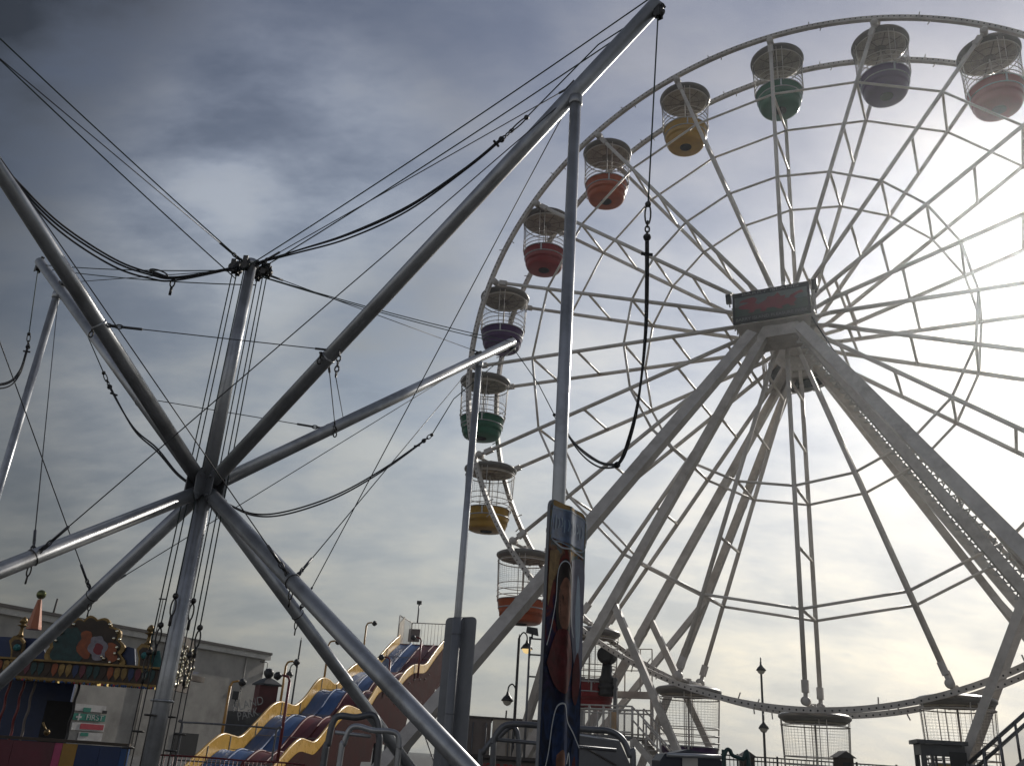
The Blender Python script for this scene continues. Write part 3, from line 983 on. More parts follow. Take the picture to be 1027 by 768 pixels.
# padded post covers
def pad(k, top, art):
    u, t = U[k], Tn[k]; c = V((SUP[k].x, SUP[k].y, 0)) + u * 0.085; cp_ = c - u * 0.085
    wd, th, zb = 0.275, 0.012, 0.12
    b = MB()
    pts = []
    r_ = 0.07
    for cx, a0 in ((wd - r_, 0), (-wd + r_, 90)):
        for i in range(6):
            a = R(a0 + 18 * i)
            pts.append((cx + r_ * math.cos(a), top - r_ + r_ * math.sin(a)))
    pts += [(-wd, zb), (wd, zb)]
    b.prism([c - u * th + t * x + Z * z for x, z in pts], u * (2 * th))
    # the fold of the cover over the steel post
    b.tube(cp_ + Z * zb, cp_ + Z * (top - 0.02), 0.07, n=18)
    b.beam(cp_ + u * .04 + Z * zb, cp_ + u * .04 + Z * (top - .02), .12, .09, u)
    for z in (0.9, 2.1, top - .25):
        b.torus(cp_ + Z * z, Z, 0.074, 0.006, 18, 5)
        b.beam(c - u * .015 - t * wd * .99 + Z * z, c - u * .015 + t * wd * .99 + Z * z, 0.004, 0.03)
    p_ = b.build('post_pad', M['pad'], tower)
    if not art: return
    f = th + 0.003
    def P(x, z, d=0.0):
        # the print wraps the fold: pushed out over the middle of the board
        bul = 0.022 * math.exp(-(x / .06) ** 2)
        return c + u * (f + bul + d) + t * x + Z * z
    def sheet(nm, x0, x1, z0, z1, mt, d, cut=0.0):
        g = MB(); nx = 24
        xs = [x0 + (x1 - x0) * i / nx for i in range(nx + 1)]
        k0 = len(g.v)
        for x in xs:
            zt = z1
            e = max(0, abs(x) - (wd - r_))
            if cut: zt = z1 - (r_ - math.sqrt(max(0, r_ * r_ - e * e)))
            g.v += [P(x, z0, d), P(x, zt, d)]
        for i in range(nx):
            g.face((k0 + 2 * i, k0 + 2 * i + 2, k0 + 2 * i + 3, k0 + 2 * i + 1), False)
        return g.build(nm, mt, p_)
    sheet('printed_banner', -wd + .004, wd - .004, zb, top - .004, M['print'], 0.0, 1)
    sheet('banner_header', -wd + .03, wd - .03, top - .30, top - .05, M['hdr'], 0.004)
    # abstract print: pale outlines, flame and streak shapes
    def line(pts, w, mt, d=0.006, nm='print_outline'):
        w *= 1.05
        g = MB()
        q = spline([V((x, z, 0)) for x, z in pts], 10)
        for a, b_ in zip(q, q[1:]):
            n_ = V((-(b_ - a).y, (b_ - a).x, 0)).normalized() * (w / 2)
            k0 = len(g.v)
            g.v += [P(*(a + n_).xy, d), P(*(b_ + n_).xy, d), P(*(b_ - n_).xy, d), P(*(a - n_).xy, d)]
            g.face((k0, k0 + 1, k0 + 2, k0 + 3))
        g.build(nm, mt, p_)
    def blob(pts, mt, d=0.005, nm='print_shape'):
        q = [V((x, z, 0)) for x, z in pts]
        q = spline(q + [q[0]], 6)[:-1]
        g = MB(); cx = sum(v.x for v in q) / len(q); cz = sum(v.y for v in q) / len(q)
        # rings so that the shape follows the fold
        rs = []
        for s_ in (0.02, .35, .7, 1.0):
            k0 = len(g.v); rs.append(k0)
            for v in q: g.v.append(P(cx + (v.x - cx) * s_, cz + (v.y - cz) * s_, d))
        for a, b_ in zip(rs, rs[1:]):
            g.skin(a, b_, len(q), False)
        g.build(nm, mt, p_)
    T = top
    for i in range(11):
        x = -.2 + .04 * i
        line([(x, T - .12 - .012 * (i % 2)), (x + .01 * (i % 3), T - .17), (x - .004, T - .23 + .02 * (i % 3))], 0.012, M['paleblue'], .010, 'header_stroke')
    line([(-.25, T - .07), (0, T - .045), (.25, T - .07), (.255, T - .28), (.1, T - .33), (-.1, T - .31), (-.255, T - .3), (-.25, T - .07)], .009, M['paleblue'], .008)
    line([(-.235, T - .315), (-.1, T - .345), (.05, T - .335), (.24, T - .36)], .012, M['paleprint'])
    blob([(.04, T - .42), (.25, T - .40), (.262, T - .8), (.26, T - 1.25), (.2, T - 1.32), (.1, T - 1.0), (.06, T - .7)], M['greyprint'], .004)
    blob([(.16, T - .5), (.2, T - .6), (.22, T - .95), (.18, T - 1.1), (.14, T - .8)], M['paleblue'], .0045)
    blob([(-.26, T - .4), (-.13, T - .38), (-.13, T - .5), (-.2, T - .62), (-.26, T - .8)], M['flame'])
    blob([(-.16, T - .58), (-.05, T - .42), (.06, T - .55), (.06, T - .9), (-.04, T - 1.02), (-.13, T - .9)], M['darkprint'], .0045)
    blob([(-.11, T - .66), (-.04, T - .56), (.03, T - .64), (.035, T - .84), (-.03, T - .95), (-.1, T - .86)], M['tanprint'], .005)
    blob([(-.24, T - 1.2), (-.13, T - .98), (-.02, T - .94), (.08, T - 1.02), (.11, T - 1.2), (.02, T - 1.38), (-.12, T - 1.34)], M['redprint'], .0055)
    blob([(.13, T - 1.2), (.2, T - 1.08), (.24, T - 1.28), (.19, T - 1.45), (.13, T - 1.38)], M['redprint'])
    blob([(-.12, T - 1.68), (-.04, T - 1.54), (.05, T - 1.58), (.07, T - 1.85), (-.01, T - 1.96), (-.11, T - 1.86)], M['blueprint'])
    blob([(-.07, T - 1.8), (0, T - 1.76), (.04, T - 1.84), (0, T - 1.94), (-.06, T - 1.92)], M['tanprint'], .0055)
    blob([(.1, T - 1.9), (.2, T - 1.65), (.255, T - 1.95), (.21, T - 2.35), (.13, T - 2.25)], M['blueprint'])
    blob([(.16, T - 1.85), (.2, T - 1.8), (.22, T - 2.0), (.18, T - 2.2), (.16, T - 2.05)], M['redprint'], .0055)
    for j in range(3):
        blob([(-.06, T - 2.04 - .06 * j), (.05, T - 1.97 - .06 * j), (.12, T - 1.99 - .06 * j), (.05, T - 2.02 - .06 * j), (-.05, T - 2.08 - .06 * j)], M['tanprint'], .006)
    blob([(-.1, T - 2.95), (-.04, T - 2.78), (.04, T - 2.84), (.06, T - 3.15), (-.08, T - 3.2)], M['blueprint'])
    line([(-.25, T - 1.08), (-.2, T - .95), (-.15, T - .75), (-.13, T - .52), (-.04, T - .44), (.05, T - .54), (.06, T - .8), (.12, T - .98)], .009, M['paleprint'])
    line([(-.25, T - 2.0), (-.17, T - 1.8), (-.13, T - 1.6), (-.08, T - 1.48), (.0, T - 1.46), (.06, T - 1.56), (.16, T - 1.64), (.26, T - 1.74)], .011, M['paleprint'])
    line([(-.25, T - 2.35), (-.2, T - 2.6), (-.1, T - 2.95), (-.05, T - 2.72), (.0, T - 2.82), (.06, T - 2.68), (.09, T - 3.08), (.25, T - 3.02), (.2, T - 2.6), (.25, T - 2.35)], .011, M['paleprint'])
    line([(.08, T - 1.85), (.11, T - 1.78), (.13, T - 1.95), (.1, T - 2.3)], .012, M['paleprint'])
M['hdr'] = mat('blue_header_print', (0.05, 0.09, 0.18), 0.4, 0, 0.55, 12)
M['greyprint'] = mat('lilac_grey_print', (0.17, 0.17, 0.21), 0.6, 0, 0.3, 4, spec=.1)
M['darkprint'] = mat('dark_brown_print', (0.022, 0.015, 0.013), 0.6, 0, 0.4, 12, spec=.1)
M['tanprint'] = mat('tan_print', (0.18, 0.085, 0.055), 0.6, 0, 0.5, 12, spec=.1)
M['paleprint'] = mat('pale_print', (0.36, 0.38, 0.41), 0.4, 0, 0.15, 6)
M['flame'] = mat('ochre_print', (0.22, 0.14, 0.06), 0.6, 0, 0.5, 12, spec=.1)
M['redprint'] = mat('red_print', (0.075, 0.012, 0.013), 0.6, 0, 0.5, 12, spec=.1)
M['blueprint'] = mat('blue_print', (0.012, 0.026, 0.075), 0.6, 0, 0.6, 12, spec=.1)
M['paleblue'] = mat('pale_blue_print', (0.13, 0.2, 0.28), 0.4, 0, 0.25, 9)
PADTOP = 3.43
for k in range(4):
    pad(k, PADTOP, k == 1)

# ---- bungee cords, each hung from an arm tip
def cord(label, upper, thick, thin2=None, group='bungee cords of the trampoline tower', extra=2):
    root = thing('bungee_sling', upper[0], label, 'bungee cord', group)
    b = MB().path(upper, 0.0075, 6)
    b.build('lead_rope', M['rope'], root)
    b = MB()
    p, q = V(upper[-1]), V(thick[0])
    b.ball(p, 0.028, 8)
    d = (q - p)
    clip(b, p, d, d.length * .62, 0.05, 0.008)
    chain(b, p + d * .52, q, 0.06, 0.008)
    b.build('snap_hook', M['chain'], root)
    b = MB()
    pts = spline(thick, 8)
    nn = len(pts)
    x, y = perp(pts[-1] - pts[0])
    for e in range(extra):
        a = 2 * PI * e / max(1, extra)
        off = (x * math.cos(a) + y * math.sin(a)) * 0.007
        b.path([p + off * (1 + .9 * math.sin(i / nn * 9 + e * 2)) - Z * (0.035 * e * math.sin(PI * i / nn)) for i, p in enumerate(pts)], 0.0105, 6)
    b.ball(pts[0], 0.035, 8); b.ball(pts[-1], 0.03, 8)
    for p_ in (pts[2],):
        b.beam(p_ - x * .05, p_ + x * .05, 0.02, 0.02)
    b.build('elastic', M['cord'], root)
    return root
A_, B_, C_, D_ = TIP
# between B and C the two cords are clipped together and hang in the gap
def lerp(p, q, t): return V(p).lerp(V(q), t)
J = at(619, 466, 7.6)
pB = at(650, 205, 6.42); pB2 = at(649, 238, 6.47)
cord('dark bungee cord hanging straight down from the arm tip at the top edge', [B_ - Z * .1, pB], [pB2, at(647, 330, 6.75), at(640, 400, 7.0), at(628, 447, 7.4), J], extra=3)
pC = at(556, 416, 12.6); pC2 = at(564, 427, 12.3)
cord('dark bungee cord slung from the silver pole tip to a low loop', [C_ - Z * .1, at(540, 385, 13.3), pC], [pC2, at(580, 447, 11.2), at(600, 462, 9.4), J], extra=3)
# C to the hub
pC = at(455, 400, 12.9); pC3 = at(433, 436, 12.5); pC4 = at(425, 442, 12.4)
cord('black bungee cord sagging from the hub up to the silver pole', [C_ - Z * .1 - Tn[2] * .1, pC, pC3], [pC4, at(385, 470, 11.7), at(340, 495, 10.9), at(290, 512, 10.2), at(255, 515, 9.8), at(225, 503, 9.5)], extra=2)
# D to the hub
cord('black bungee cord hanging along the left arm down to the hub', [D_ - Z * .1 + V((.3, 0, 0)), at(84, 328, 11.9), at(104, 374, 11.3)], [at(110, 388, 11.2), at(134, 428, 10.6), at(157, 449, 10.1), at(178, 474, 9.75), at(199, 490, 9.4)], extra=2)
# D to A, beyond the frame
cord('bungee cord hanging at the left edge beside the slender leaning post', [D_ - Z * .1, at(29, 335, 12.3)], [at(28, 348, 12.3), at(20, 372, 12.0), at(0, 385, 11.4), at(-60, 380, 10)], extra=3)
cord('second bungee cord of the loop beyond the left edge of the view', [A_ - Z * .1, at(-190, 200, 5.8)], [at(-185, 215, 5.9), at(-160, 300, 7), at(-110, 365, 8.5), at(-60, 380, 10)], extra=2)
# A and B cords gathered to the mast top
pA = at(-40, 118, 6.6)
cord('thick black bungee cord drawn from the left edge down to the mast top', [A_ - Z * .12, pA], [at(-30, 130, 6.7), at(20, 186, 7.2), at(62, 226, 7.7), at(115, 260, 8.3), at(152, 274, 8.6), at(178, 278, 8.75), at(236, 268, 9.3)], extra=3)
pB = at(528, 118, 7.4); pB2 = at(503, 140, 7.6)
cord('thick black bungee cord drawn from the upper right arm to the mast top', [B_ - Z * .05, at(600, 45, 6.85), pB], [pB2, at(470, 165, 7.9), at(410, 206, 8.4), at(350, 234, 8.9), at(300, 250, 9.2), at(258, 263, 9.35)], extra=3)
root = thing('snap_hook', at(174, 284, 8.75), 'small snap hook dangling from the black cords left of the mast top', 'snap hook')
b = MB(); p = at(174, 280, 8.75)
clip(b, p, -Z, 0.1, .05)
clip(b, at(150, 271, 8.58), at(172, 278, 8.72) - at(150, 271, 8.58), .2, .07, .009)
b.tube(at(150, 271, 8.58), p, .01, n=6)
b.tube(p - Z * .1, p - Z * .2, 0.016, n=8)
b.build('hook', M['chain'], root)
# short vertical wire with chain between the right hand arms
p = arm(1, .33) - Z * .08; q = atplane(344, 418, arm(2, .35), Tn[2])
b = MB(); b.tube(p - Z * .3, q, 0.005, n=5); chain(b, p, p - Z * .3); b.build('drop_wire', M['wire'], tower)

# ------------------------------------------------------------------ wheel: boarding decks, stairs, drive
def wplane(px, py, n):
    return atplane(px, py, W(0, n, 0), nT)
deck = thing('boarding_deck', W(-8.5, 3.5, -WC.z), 'raised steel boarding deck with netted railings left of the lowest gondolas', 'platform')
ND = 3.6
pa, pb, pc, pd = wplane(606, 700, ND), wplane(633, 708, ND), wplane(664, 736, ND), wplane(690, 760, ND)
da, db = wplane(606, 733, ND), wplane(634, 741, ND)
zd = (da.z + db.z) / 2
da = V((da.x, da.y, zd)); db = V((db.x, db.y, zd))
pa.z = pb.z = zd + (pb.z - db.z)
left = da - (db - da) * 1.6
b = MB()
depth = -nT * 2.2
b.prism([left - Z * .12, db - Z * .12, db + depth - Z * .12, left + depth - Z * .12], Z * .12)
b.build('floor', M['galv_dark'], deck)
hr = pb.z - zd
b = MB()
for h in (hr, hr * .86, hr * .12):
    b.tube(left + Z * h, db + Z * h, 0.035, n=6)
    b.tube(left + depth + Z * h, db + depth + Z * h, 0.035, n=6)
n_ = 5
for i in range(n_ + 1):
    p = left.lerp(db, i / n_)
    b.tube(p, p + Z * hr, 0.05, n=6)
    b.tube(p + depth, p + depth + Z * hr, 0.04, n=6)
b.build('railing', M['white_d'], deck)
for i in range(n_):
    p, q = left.lerp(db, i / n_), left.lerp(db, (i + 1) / n_)
    MB().quad(p + Z * hr * .12, q + Z * hr * .12, q + Z * hr * .84, p + Z * hr * .84).build('netting_panel', M['netting'], deck)
b = MB()
p, q = left.lerp(db, .68), left.lerp(db, .75)
b.prism([p + depth * .1 + Z * .1, q + depth * .1 + Z * .1, q + depth * .1 + Z * hr * .8, p + depth * .1 + Z * hr * .8], nT * -.02)
b.build('warning_strip', M['ochre'], deck)
# stairs going down to the right
foot = db + hX * ((zd - 0.5) * 1.05); foot.z = 0.5
b = MB()
for off in (V((0, 0, 0)), depth * .55):
    b.beam(db + off - Z * .1, foot + off - Z * .1, 0.08, 0.24)
    for h in (hr, hr * .55):
        b.tube(db + off + Z * h, foot + off + Z * h, 0.034, n=6)
    for i in range(5):
        p = db.lerp(foot, i / 4) + off
        b.tube(p, p + Z * hr, 0.036, n=6)
for i in range(12):
    p = db.lerp(foot, (i + .5) / 12)
    b.prism([p, p + hX * .26, p + hX * .26 + depth * .55, p + depth * .55], Z * -.03)
b.build('stair', M['white_d'], deck)
for p in (left, left.lerp(db, .5), db):
    for off in (V((0, 0, 0)), depth):
        b = MB(); b.beam(p + off - Z * .12, V((p.x + off.x, p.y + off.y, 0)), 0.12, 0.12, nT); b.build('support', M['white_d'], deck)
b = MB(); b.beam(left - Z * .3, db + V((0, 0, -zd + .3)), .08, .08); b.build('brace', M['white_d'], deck)

gan = thing('service_gantry', wplane(635, 697, -2.6) * 1.0 - Z * 0.0, 'narrow white service gantry with thin handrails behind the lower left rim', 'gantry')
b = MB()
p, q = wplane(612, 696, -2.6), wplane(654, 699, -2.6); q.z = p.z
b.beam(p, q, 0.5, 0.28)
b.build('walkway', M['white_d'], gan)
b = MB()
for h in (1.05, 2.0):
    b.tube(p + Z * h, q + Z * h, 0.025, n=6)
for t in (.0, .35, .72, 1):
    b.tube(p.lerp(q, t), p.lerp(q, t) + Z * (2.0 if t else 2.3), 0.032, n=6)
b.build('handrail', M['white_d'], gan)
b = MB()
b.tube(V((p.x, p.y, 0)), p, .09, n=8); b.build('support', M['white_d'], gan)
b = MB(); b.tube(V((q.x, q.y, 0)), q, .09, n=8); b.build('support', M['white_d'], gan)

def tyre(c, r, w):
    b = MB()
    b.lathe(c, [(r * .5, -w), (r * .92, -w), (r, -w * .6), (r, w * .6), (r * .92, w), (r * .5, w)], 24, axis=nT)
    return b
drv = thing('drive_unit', wplane(610, 690, 0.6), 'black tyre drive and motor stack pressing on the lower left rim behind the banner', 'wheel drive')
c = wplane(609, 657, 0.6)
tyre(c, 0.38, 0.3).build('drive_tyre', M['black'], drv)
b = MB()
b.lathe(c - Z * 1.25, [(.26, -.4), (.34, -.37), (.34, -.2), (.28, -.19), (.36, -.1), (.36, .05), (.28, .06), (.34, .15), (.34, .3), (.26, .42), (.2, .9)], 16)
b.build('motor', M['iron'], drv)
b = MB()
b.beam(c - Z * 1.0 - hX * 1.2, c - Z * 1.0 + hX * .5, .12, .1); b.beam(c - Z * 1.35 - hX * 1.2, c - Z * 1.35 + hX * .5, .12, .1)
b.beam(c - hX * 1.1 - Z * 3.6, c - hX * 1.1 - Z * .9, .14, .14, nT); b.beam(c + hX * .4 - Z * 3.6, c + hX * .4 - Z * .9, .14, .14, nT)
b.build('mount', M['galv_dark'], drv)

# front apron deck and railing along the foot of the wheel
apron = thing('loading_platform', W(1.0, 3.4, -WC.z), 'low grey loading platform along the foot of the ferris wheel', 'platform')
b = MB(); b.beam(W(-3, 3.2, .3 - WC.z), W(9, 3.2, .3 - WC.z), 2.6, .6); b.build('base', M['greybox'], apron)
b = MB()
zr = .6 - WC.z
for h in (.55, 1.1):
    b.tube(W(-3, 4.4, zr + h), W(5.2, 4.4, zr + h), .025, n=6)
for i in range(8):
    x = -3 + 8.2 * i / 7
    b.tube(W(x, 4.4, zr), W(x, 4.4, zr + 1.1), .028, n=6)
b.build('railing', M['galv_dark'], apron)

M['boothgrey'] = mat('booth_grey_paint', (0.06, 0.06, 0.066), 0.5, 0, 0.2, 3, 0, GRIME, 0.3)
# control booth
bp = at(946, 790, 30.5)
booth = thing('control_booth', (bp.x, bp.y, 0), 'dark control booth with flat overhanging roof and slotted windows at lower right', 'booth')
cx, cy = bp.x, bp.y
w2, d2 = 0.64, 0.6
zt = at(945, 747, 30.5).z
rot = -0.25
ex, ey = V((math.cos(rot), math.sin(rot), 0)), V((-math.sin(rot), math.cos(rot), 0))
c0 = V((cx, cy, 0))
def Bp(x, y, z): return c0 + ex * x + ey * y + Z * z
b = MB()
b.prism([Bp(-w2 - .12, -d2 - .14, zt), Bp(w2 + .1, -d2 - .14, zt), Bp(w2 + .1, d2 + .12, zt), Bp(-w2 - .12, d2 + .12, zt)], Z * .12)
b.build('roof', M['boothgrey'], booth)
b = MB()
for sx in (-1, 1):
    for sy in (-1, 1):
        b.beam(Bp(sx * (w2 - .06), sy * (d2 - .06), 0), Bp(sx * (w2 - .06), sy * (d2 - .06), zt), .14, .14, ex)
for sy in (-1, 1):
    b.beam(Bp(-w2 + .13, sy * d2 * .96, .62), Bp(w2 - .13, sy * d2 * .96, .62), .05, 1.24)
    b.beam(Bp(-w2 + .13, sy * d2 * .96, zt - .17), Bp(w2 - .13, sy * d2 * .96, zt - .17), .05, .3)
    for x in (-.32, .0):
        b.beam(Bp(x, sy * d2 * .96, 1.24), Bp(x, sy * d2 * .96, zt - .32), .2, .05, ex)
for sx in (-1, 1):
    b.beam(Bp(sx * w2 * .96, -d2 + .13, .62), Bp(sx * w2 * .96, d2 - .13, .62), .05, 1.24)
    b.beam(Bp(sx * w2 * .96, -d2 + .13, zt - .17), Bp(sx * w2 * .96, d2 - .13, zt - .17), .05, .3)
b.build('wall', M['boothgrey'], booth)
b = MB()
b.beam(Bp(.42, -d2 - .04, .05), Bp(.42, -d2 - .04, zt - .2), .5, .05, ey)
b.build('door', M['dark'], booth)
b = MB()
for k in range(7):
    for x in (-.55, -.17):
        zz = 1.4 + k * .19
        if zz < zt - .4: b.beam(Bp(x - .1, -d2 * .9, zz), Bp(x + .12, -d2 * .9, zz), .03, .05)
b.build('window_grille', M['boothgrey'], booth)

# exit stair on the right
st = thing('exit_stair', wplane(1005, 790, 4.2), 'steel stair with netted handrail rising to the right edge behind the booth', 'stair')
p, q = wplane(970, 765, 4.2), wplane(1066, 680, 4.2)
run = (q - p)
b = MB()
side = -nT * 1.3
for off in (V((0, 0, 0)), side):
    b.beam(p + off - Z * 1.3, q + off - Z * 1.3, .08, .26)
    for h in (0, -.28):
        b.tube(p + off + Z * h, q + off + Z * h, .035, n=6)
    for i in range(7):
        c = p.lerp(q, i / 6) + off
        b.tube(c - Z * 1.3, c + Z * 0, .04, n=6)
b.build('stringer', M['galv_dark'], st)
b = MB()
for i in range(16):
    c = p.lerp(q, i / 16) - Z * 1.3
    b.prism([c, c + hX * .28, c + hX * .28 + side, c + side], Z * -.03)
b.build('tread', M['galv_dark'], st)
MB().quad(p.lerp(q, .35) - Z * 1.15, q - Z * 1.15, q - Z * .33, p.lerp(q, .35) - Z * .33).build('netting_panel', M['netting'], st)
for t in (.3, .6, .95):
    for off in (V((0, 0, 0)), side):
        c = p.lerp(q, t) - Z * 1.3 + off
        b = MB(); b.beam(c, V((c.x, c.y, 0)), .12, .12, nT); b.build('support', M['galv_dark'], st)

# ------------------------------------------------------------------ grey building
RZ = EYE + 7.0
w1, w2_ = atz(0, 607, RZ), atz(267, 655.5, RZ)
wd_ = (w2_ - w1).normalized()
w0 = w1 - wd_ * 16
wn = V((wd_.y, -wd_.x, 0))
if wn.y > 0: wn = -wn
bl = thing('rendered_building', (w1.x, w1.y, 0), 'plain grey rendered building with a white fascia behind the rides at left', 'building')
b = MB()
back = -wn * 9
b.prism([V((w0.x, w0.y, 0)), V((w2_.x, w2_.y, 0)), V((w2_.x, w2_.y, 0)) + back, V((w0.x, w0.y, 0)) + back], Z * (RZ - .5))
b.build('wall', M['render'], bl)
b = MB()
e0, e1 = w0 - wd_ * .3, w2_ + wd_ * .35
b.prism([e0 + wn * .3 - Z * .5, e1 + wn * .3 - Z * .5, e1 + back - wn * .3 - Z * .5, e0 + back - wn * .3 - Z * .5], Z * .42)
b.build('fascia', M['trim'], bl)
b = MB()
b.prism([e0 + wn * .42 - Z * .08, e1 + wn * .42 - Z * .08, e1 + back - wn * .4 - Z * .08, e0 + back - wn * .4 - Z * .08], Z * .2)
b.build('roof_edge', M['slate'], bl)
def wallp(px, py, off=0.03):
    return atplane(px, py, w1 + wn * off, wn)
for px in (150, 247):
    a = wallp(px, 662, .08); b = MB(); b.tube(V((a.x, a.y, 0)), V((a.x, a.y, RZ - .55)), .06, n=6); b.build('downpipe', M['render'], bl)
def wallquad(nm, x0, y0, x1, y1, mt, parent, off=0.03, t=0.04):
    a, c = wallp(x0, y0, off), wallp(x1, y1, off)
    p = [V((a.x, a.y, a.z)), V((c.x, c.y, a.z)), V((c.x, c.y, c.z)), V((a.x, a.y, c.z))]
    return MB().prism(p, wn * t).build(nm, mt, parent)
wallquad('dark_opening', 176, 734, 193, 770, M['dark'], bl, .02, .03)
b = MB()
a = wallp(261, 663, .02)
b.tube(a, a + wn * .2 + wd_ * .75, .035, n=6); b.tube(a + wn * .2 + wd_ * .75, a + wn * .2 + wd_ * .75 - Z * .5, .03, n=6)
b.lathe(a + wn * .2 + wd_ * .75 - Z * .75, [(.05, -.3), (.2, -.25), (.22, 0), (.12, .12), (.05, .25)], 12)
b.build('security_camera', M['iron'], bl)
a = wallp(150, 592)
b = MB(); p = at(28 + 30, 600, 62); p = atplane(54, 612, w1 + back * .3, wn)
b.tube(V((p.x, p.y, RZ)), V((p.x + .05, p.y, RZ + 1.5)), .07, n=6); b.build('flue_pipe', M['slate'], bl)
p = atplane(152, 655, w1 + back * .5, wn)
b = MB(); b.tube(V((p.x, p.y, RZ)), V((p.x, p.y, RZ + 3.4)), .04, n=6); b.beam(V((p.x - .35, p.y, RZ + 3.4)), V((p.x + .3, p.y, RZ + 3.4)), .12, .1)
b.build('roof_aerial', M['slate'], bl)

# wall signs: a thing of their own
a = wallp(88, 725)
sg = thing('wall_sign', a, 'stacked white, green and red notices reading FIRST on the grey wall', 'sign')
wallquad('board', 76, 705, 105, 714.5, M['whitesign'], sg, .03)
wallquad('green_band', 74, 714.5, 104.5, 723.5, M['greensign'], sg, .04)
wallquad('white_band', 72.5, 723.5, 103.5, 733.5, M['whitesign'], sg, .03)
wallquad('red_band', 81, 725, 103, 732, M['redsign'], sg, .08, .02)
wallquad('notice', 79, 733.5, 101, 743, M['whitesign'], sg, .03)
wallquad('green_emblem', 84, 709, 90.5, 714, M['greensign'], sg, .08, .02)
wallquad('dark_fixing', 103, 712, 106.5, 715.5, M['dark'], sg, .1, .05)
wallquad('green_patch', 81, 734, 88, 738, M['greensign'], sg, .08, .02)
cc = wallp(95, 719.6, .085)
writing('sign_lettering', 'FIRST', frame(cc, wd_, Z), .5, M['lettering'], sg, width=(wallp(102.5, 719) - wallp(85.5, 719)).length)
c = wallp(79, 718.6, .085)
b = MB(); b.beam(c - wd_ * .22, c + wd_ * .22, .02, .13); b.build('white_cross', M['lettering'], sg)
b = MB(); b.beam(c - Z * .22 + wn * .006, c + Z * .22 + wn * .006, .13, .02, wn); b.build('white_cross', M['lettering'], sg)

# ------------------------------------------------------------------ park entrance sign
M['boardgrey'] = mat('weathered_sign_board', (0.075, 0.072, 0.068), 0.8, 0, 0.3, 2, 0, (0.16, 0.15, 0.14), 0.6)
M['dullletter'] = mat('dull_lettering', (0.34, 0.33, 0.31), 0.6, 0, 0.25, 4)
sy_ = 49.0
es = thing('entrance_sign', at(262, 775, sy_) * 1.0, 'dark red park sign pillar with white ISLAND PARK lettering behind the slide', 'sign')
p0 = at(262.5, 720, sy_); ztop = at(262, 687, sy_).z
b = MB()
b.box((p0.x, p0.y, (ztop) / 2), .98, .9, ztop, 0.5)
b.build('pillar', M['maroon'], es)
b = MB()
b.lathe((p0.x, p0.y, ztop), [(.80, 0), (.78, .08), (.4, .3), (.12, .42)], 4, smooth=False)
b.ball((p0.x, p0.y, ztop + .62), .26, 12)
b.build('cap', M['iron'], es)
pa_, pb_ = at(229, 722, sy_ - .6), at(267, 711, sy_ - .6)
ax = V((pb_.x - pa_.x, 0, 0)).normalized()
b = MB()
ctr = V(((pa_.x + pb_.x) / 2, sy_ - .75, at(248, 722, sy_ - .7).z - .5))
b.beam(ctr - ax * .95 - Z * .35, ctr + ax * .75 - Z * .35, .1, 2.5)
b.build('sign_board', M['boardgrey'], es)
tilt = (ax * 1.0 + Z * .33).normalized()
tz = tilt.cross(V((0, 1, 0)))
tz = tz if tz.z > 0 else -tz
writing('sign_lettering', 'ISLAND', frame(at(248.5, 706, sy_ - .82), tilt, tz), .58, M['dullletter'], es, width=1.55)
writing('sign_lettering', 'PARK', frame(at(248.5, 716, sy_ - .82), tilt, tz), .58, M['dullletter'], es, width=1.05)
b = MB(); p = at(237, 697, sy_); b.box(p, .32, .3, .4); b.tube(p - Z * .2, V((p.x, p.y, 0)), .03, n=6); b.build('speaker_box', M['iron'], es)

# ------------------------------------------------------------------ slide
SA, SB = at(393, 645, 57), at(243, 739, 38)
sd = V((SB.x - SA.x, SB.y - SA.y, 0)).normalized()
sw = V((-sd.y, sd.x, 0))
if sw.x < 0: sw = -sw
sl_ = thing('bumpy_slide', (SB.x, SB.y, 0), 'tall bumpy fairground slide with gold sides and blue and maroon lanes', 'slide')
prof = [(402, 637), (393, 645), (384, 655), (375, 664), (362, 664), (350, 672), (338, 686), (331, 682), (325, 680), (318, 684), (307, 699), (297, 707.5), (290, 706), (281, 704), (272, 709),
        (258, 724), (243, 738.5), (234, 738), (225, 736), (215, 742), (202, 754), (187, 768), (176, 779)]
far = [atplane(x, y, SA, sw) for x, y in prof]
far = spline(far, 4)
WID = 3.0
NW = [p + sw * WID for p in far]
def strip(b, A, B_):
    k0 = len(b.v)
    for a, c in zip(A, B_): b.v += [a, c]
    for i in range(len(A) - 1):
        b.face((k0 + 2 * i, k0 + 2 * i + 1, k0 + 2 * i + 3, k0 + 2 * i + 2), True)
def wall_(name, base, off, hgt, mt, thick=.1):
    b = MB()
    o = [p + sw * off for p in base]; i_ = [p + sw * (off + thick) for p in base]
    ol = [p - Z * hgt for p in o]; il = [p - Z * hgt for p in i_]
    strip(b, o, i_); strip(b, i_, il); strip(b, ol, o); strip(b, il, ol)
    return b.build(name, mt, sl_)
wall_('side_wall', far, -.1, .62, M['goldp'])
wall_('side_wall', NW, 0, .62, M['goldp'])
b = MB(); b.path([p - sw * .05 + Z * .0 for p in far], .06, 6); b.build('wall_capping', M['goldp'], sl_)
b = MB(); b.path([p + sw * .05 for p in NW], .06, 6); b.build('wall_capping', M['goldp'], sl_)
def sm(ps):
    return [p - Z * .52 for p in ps]
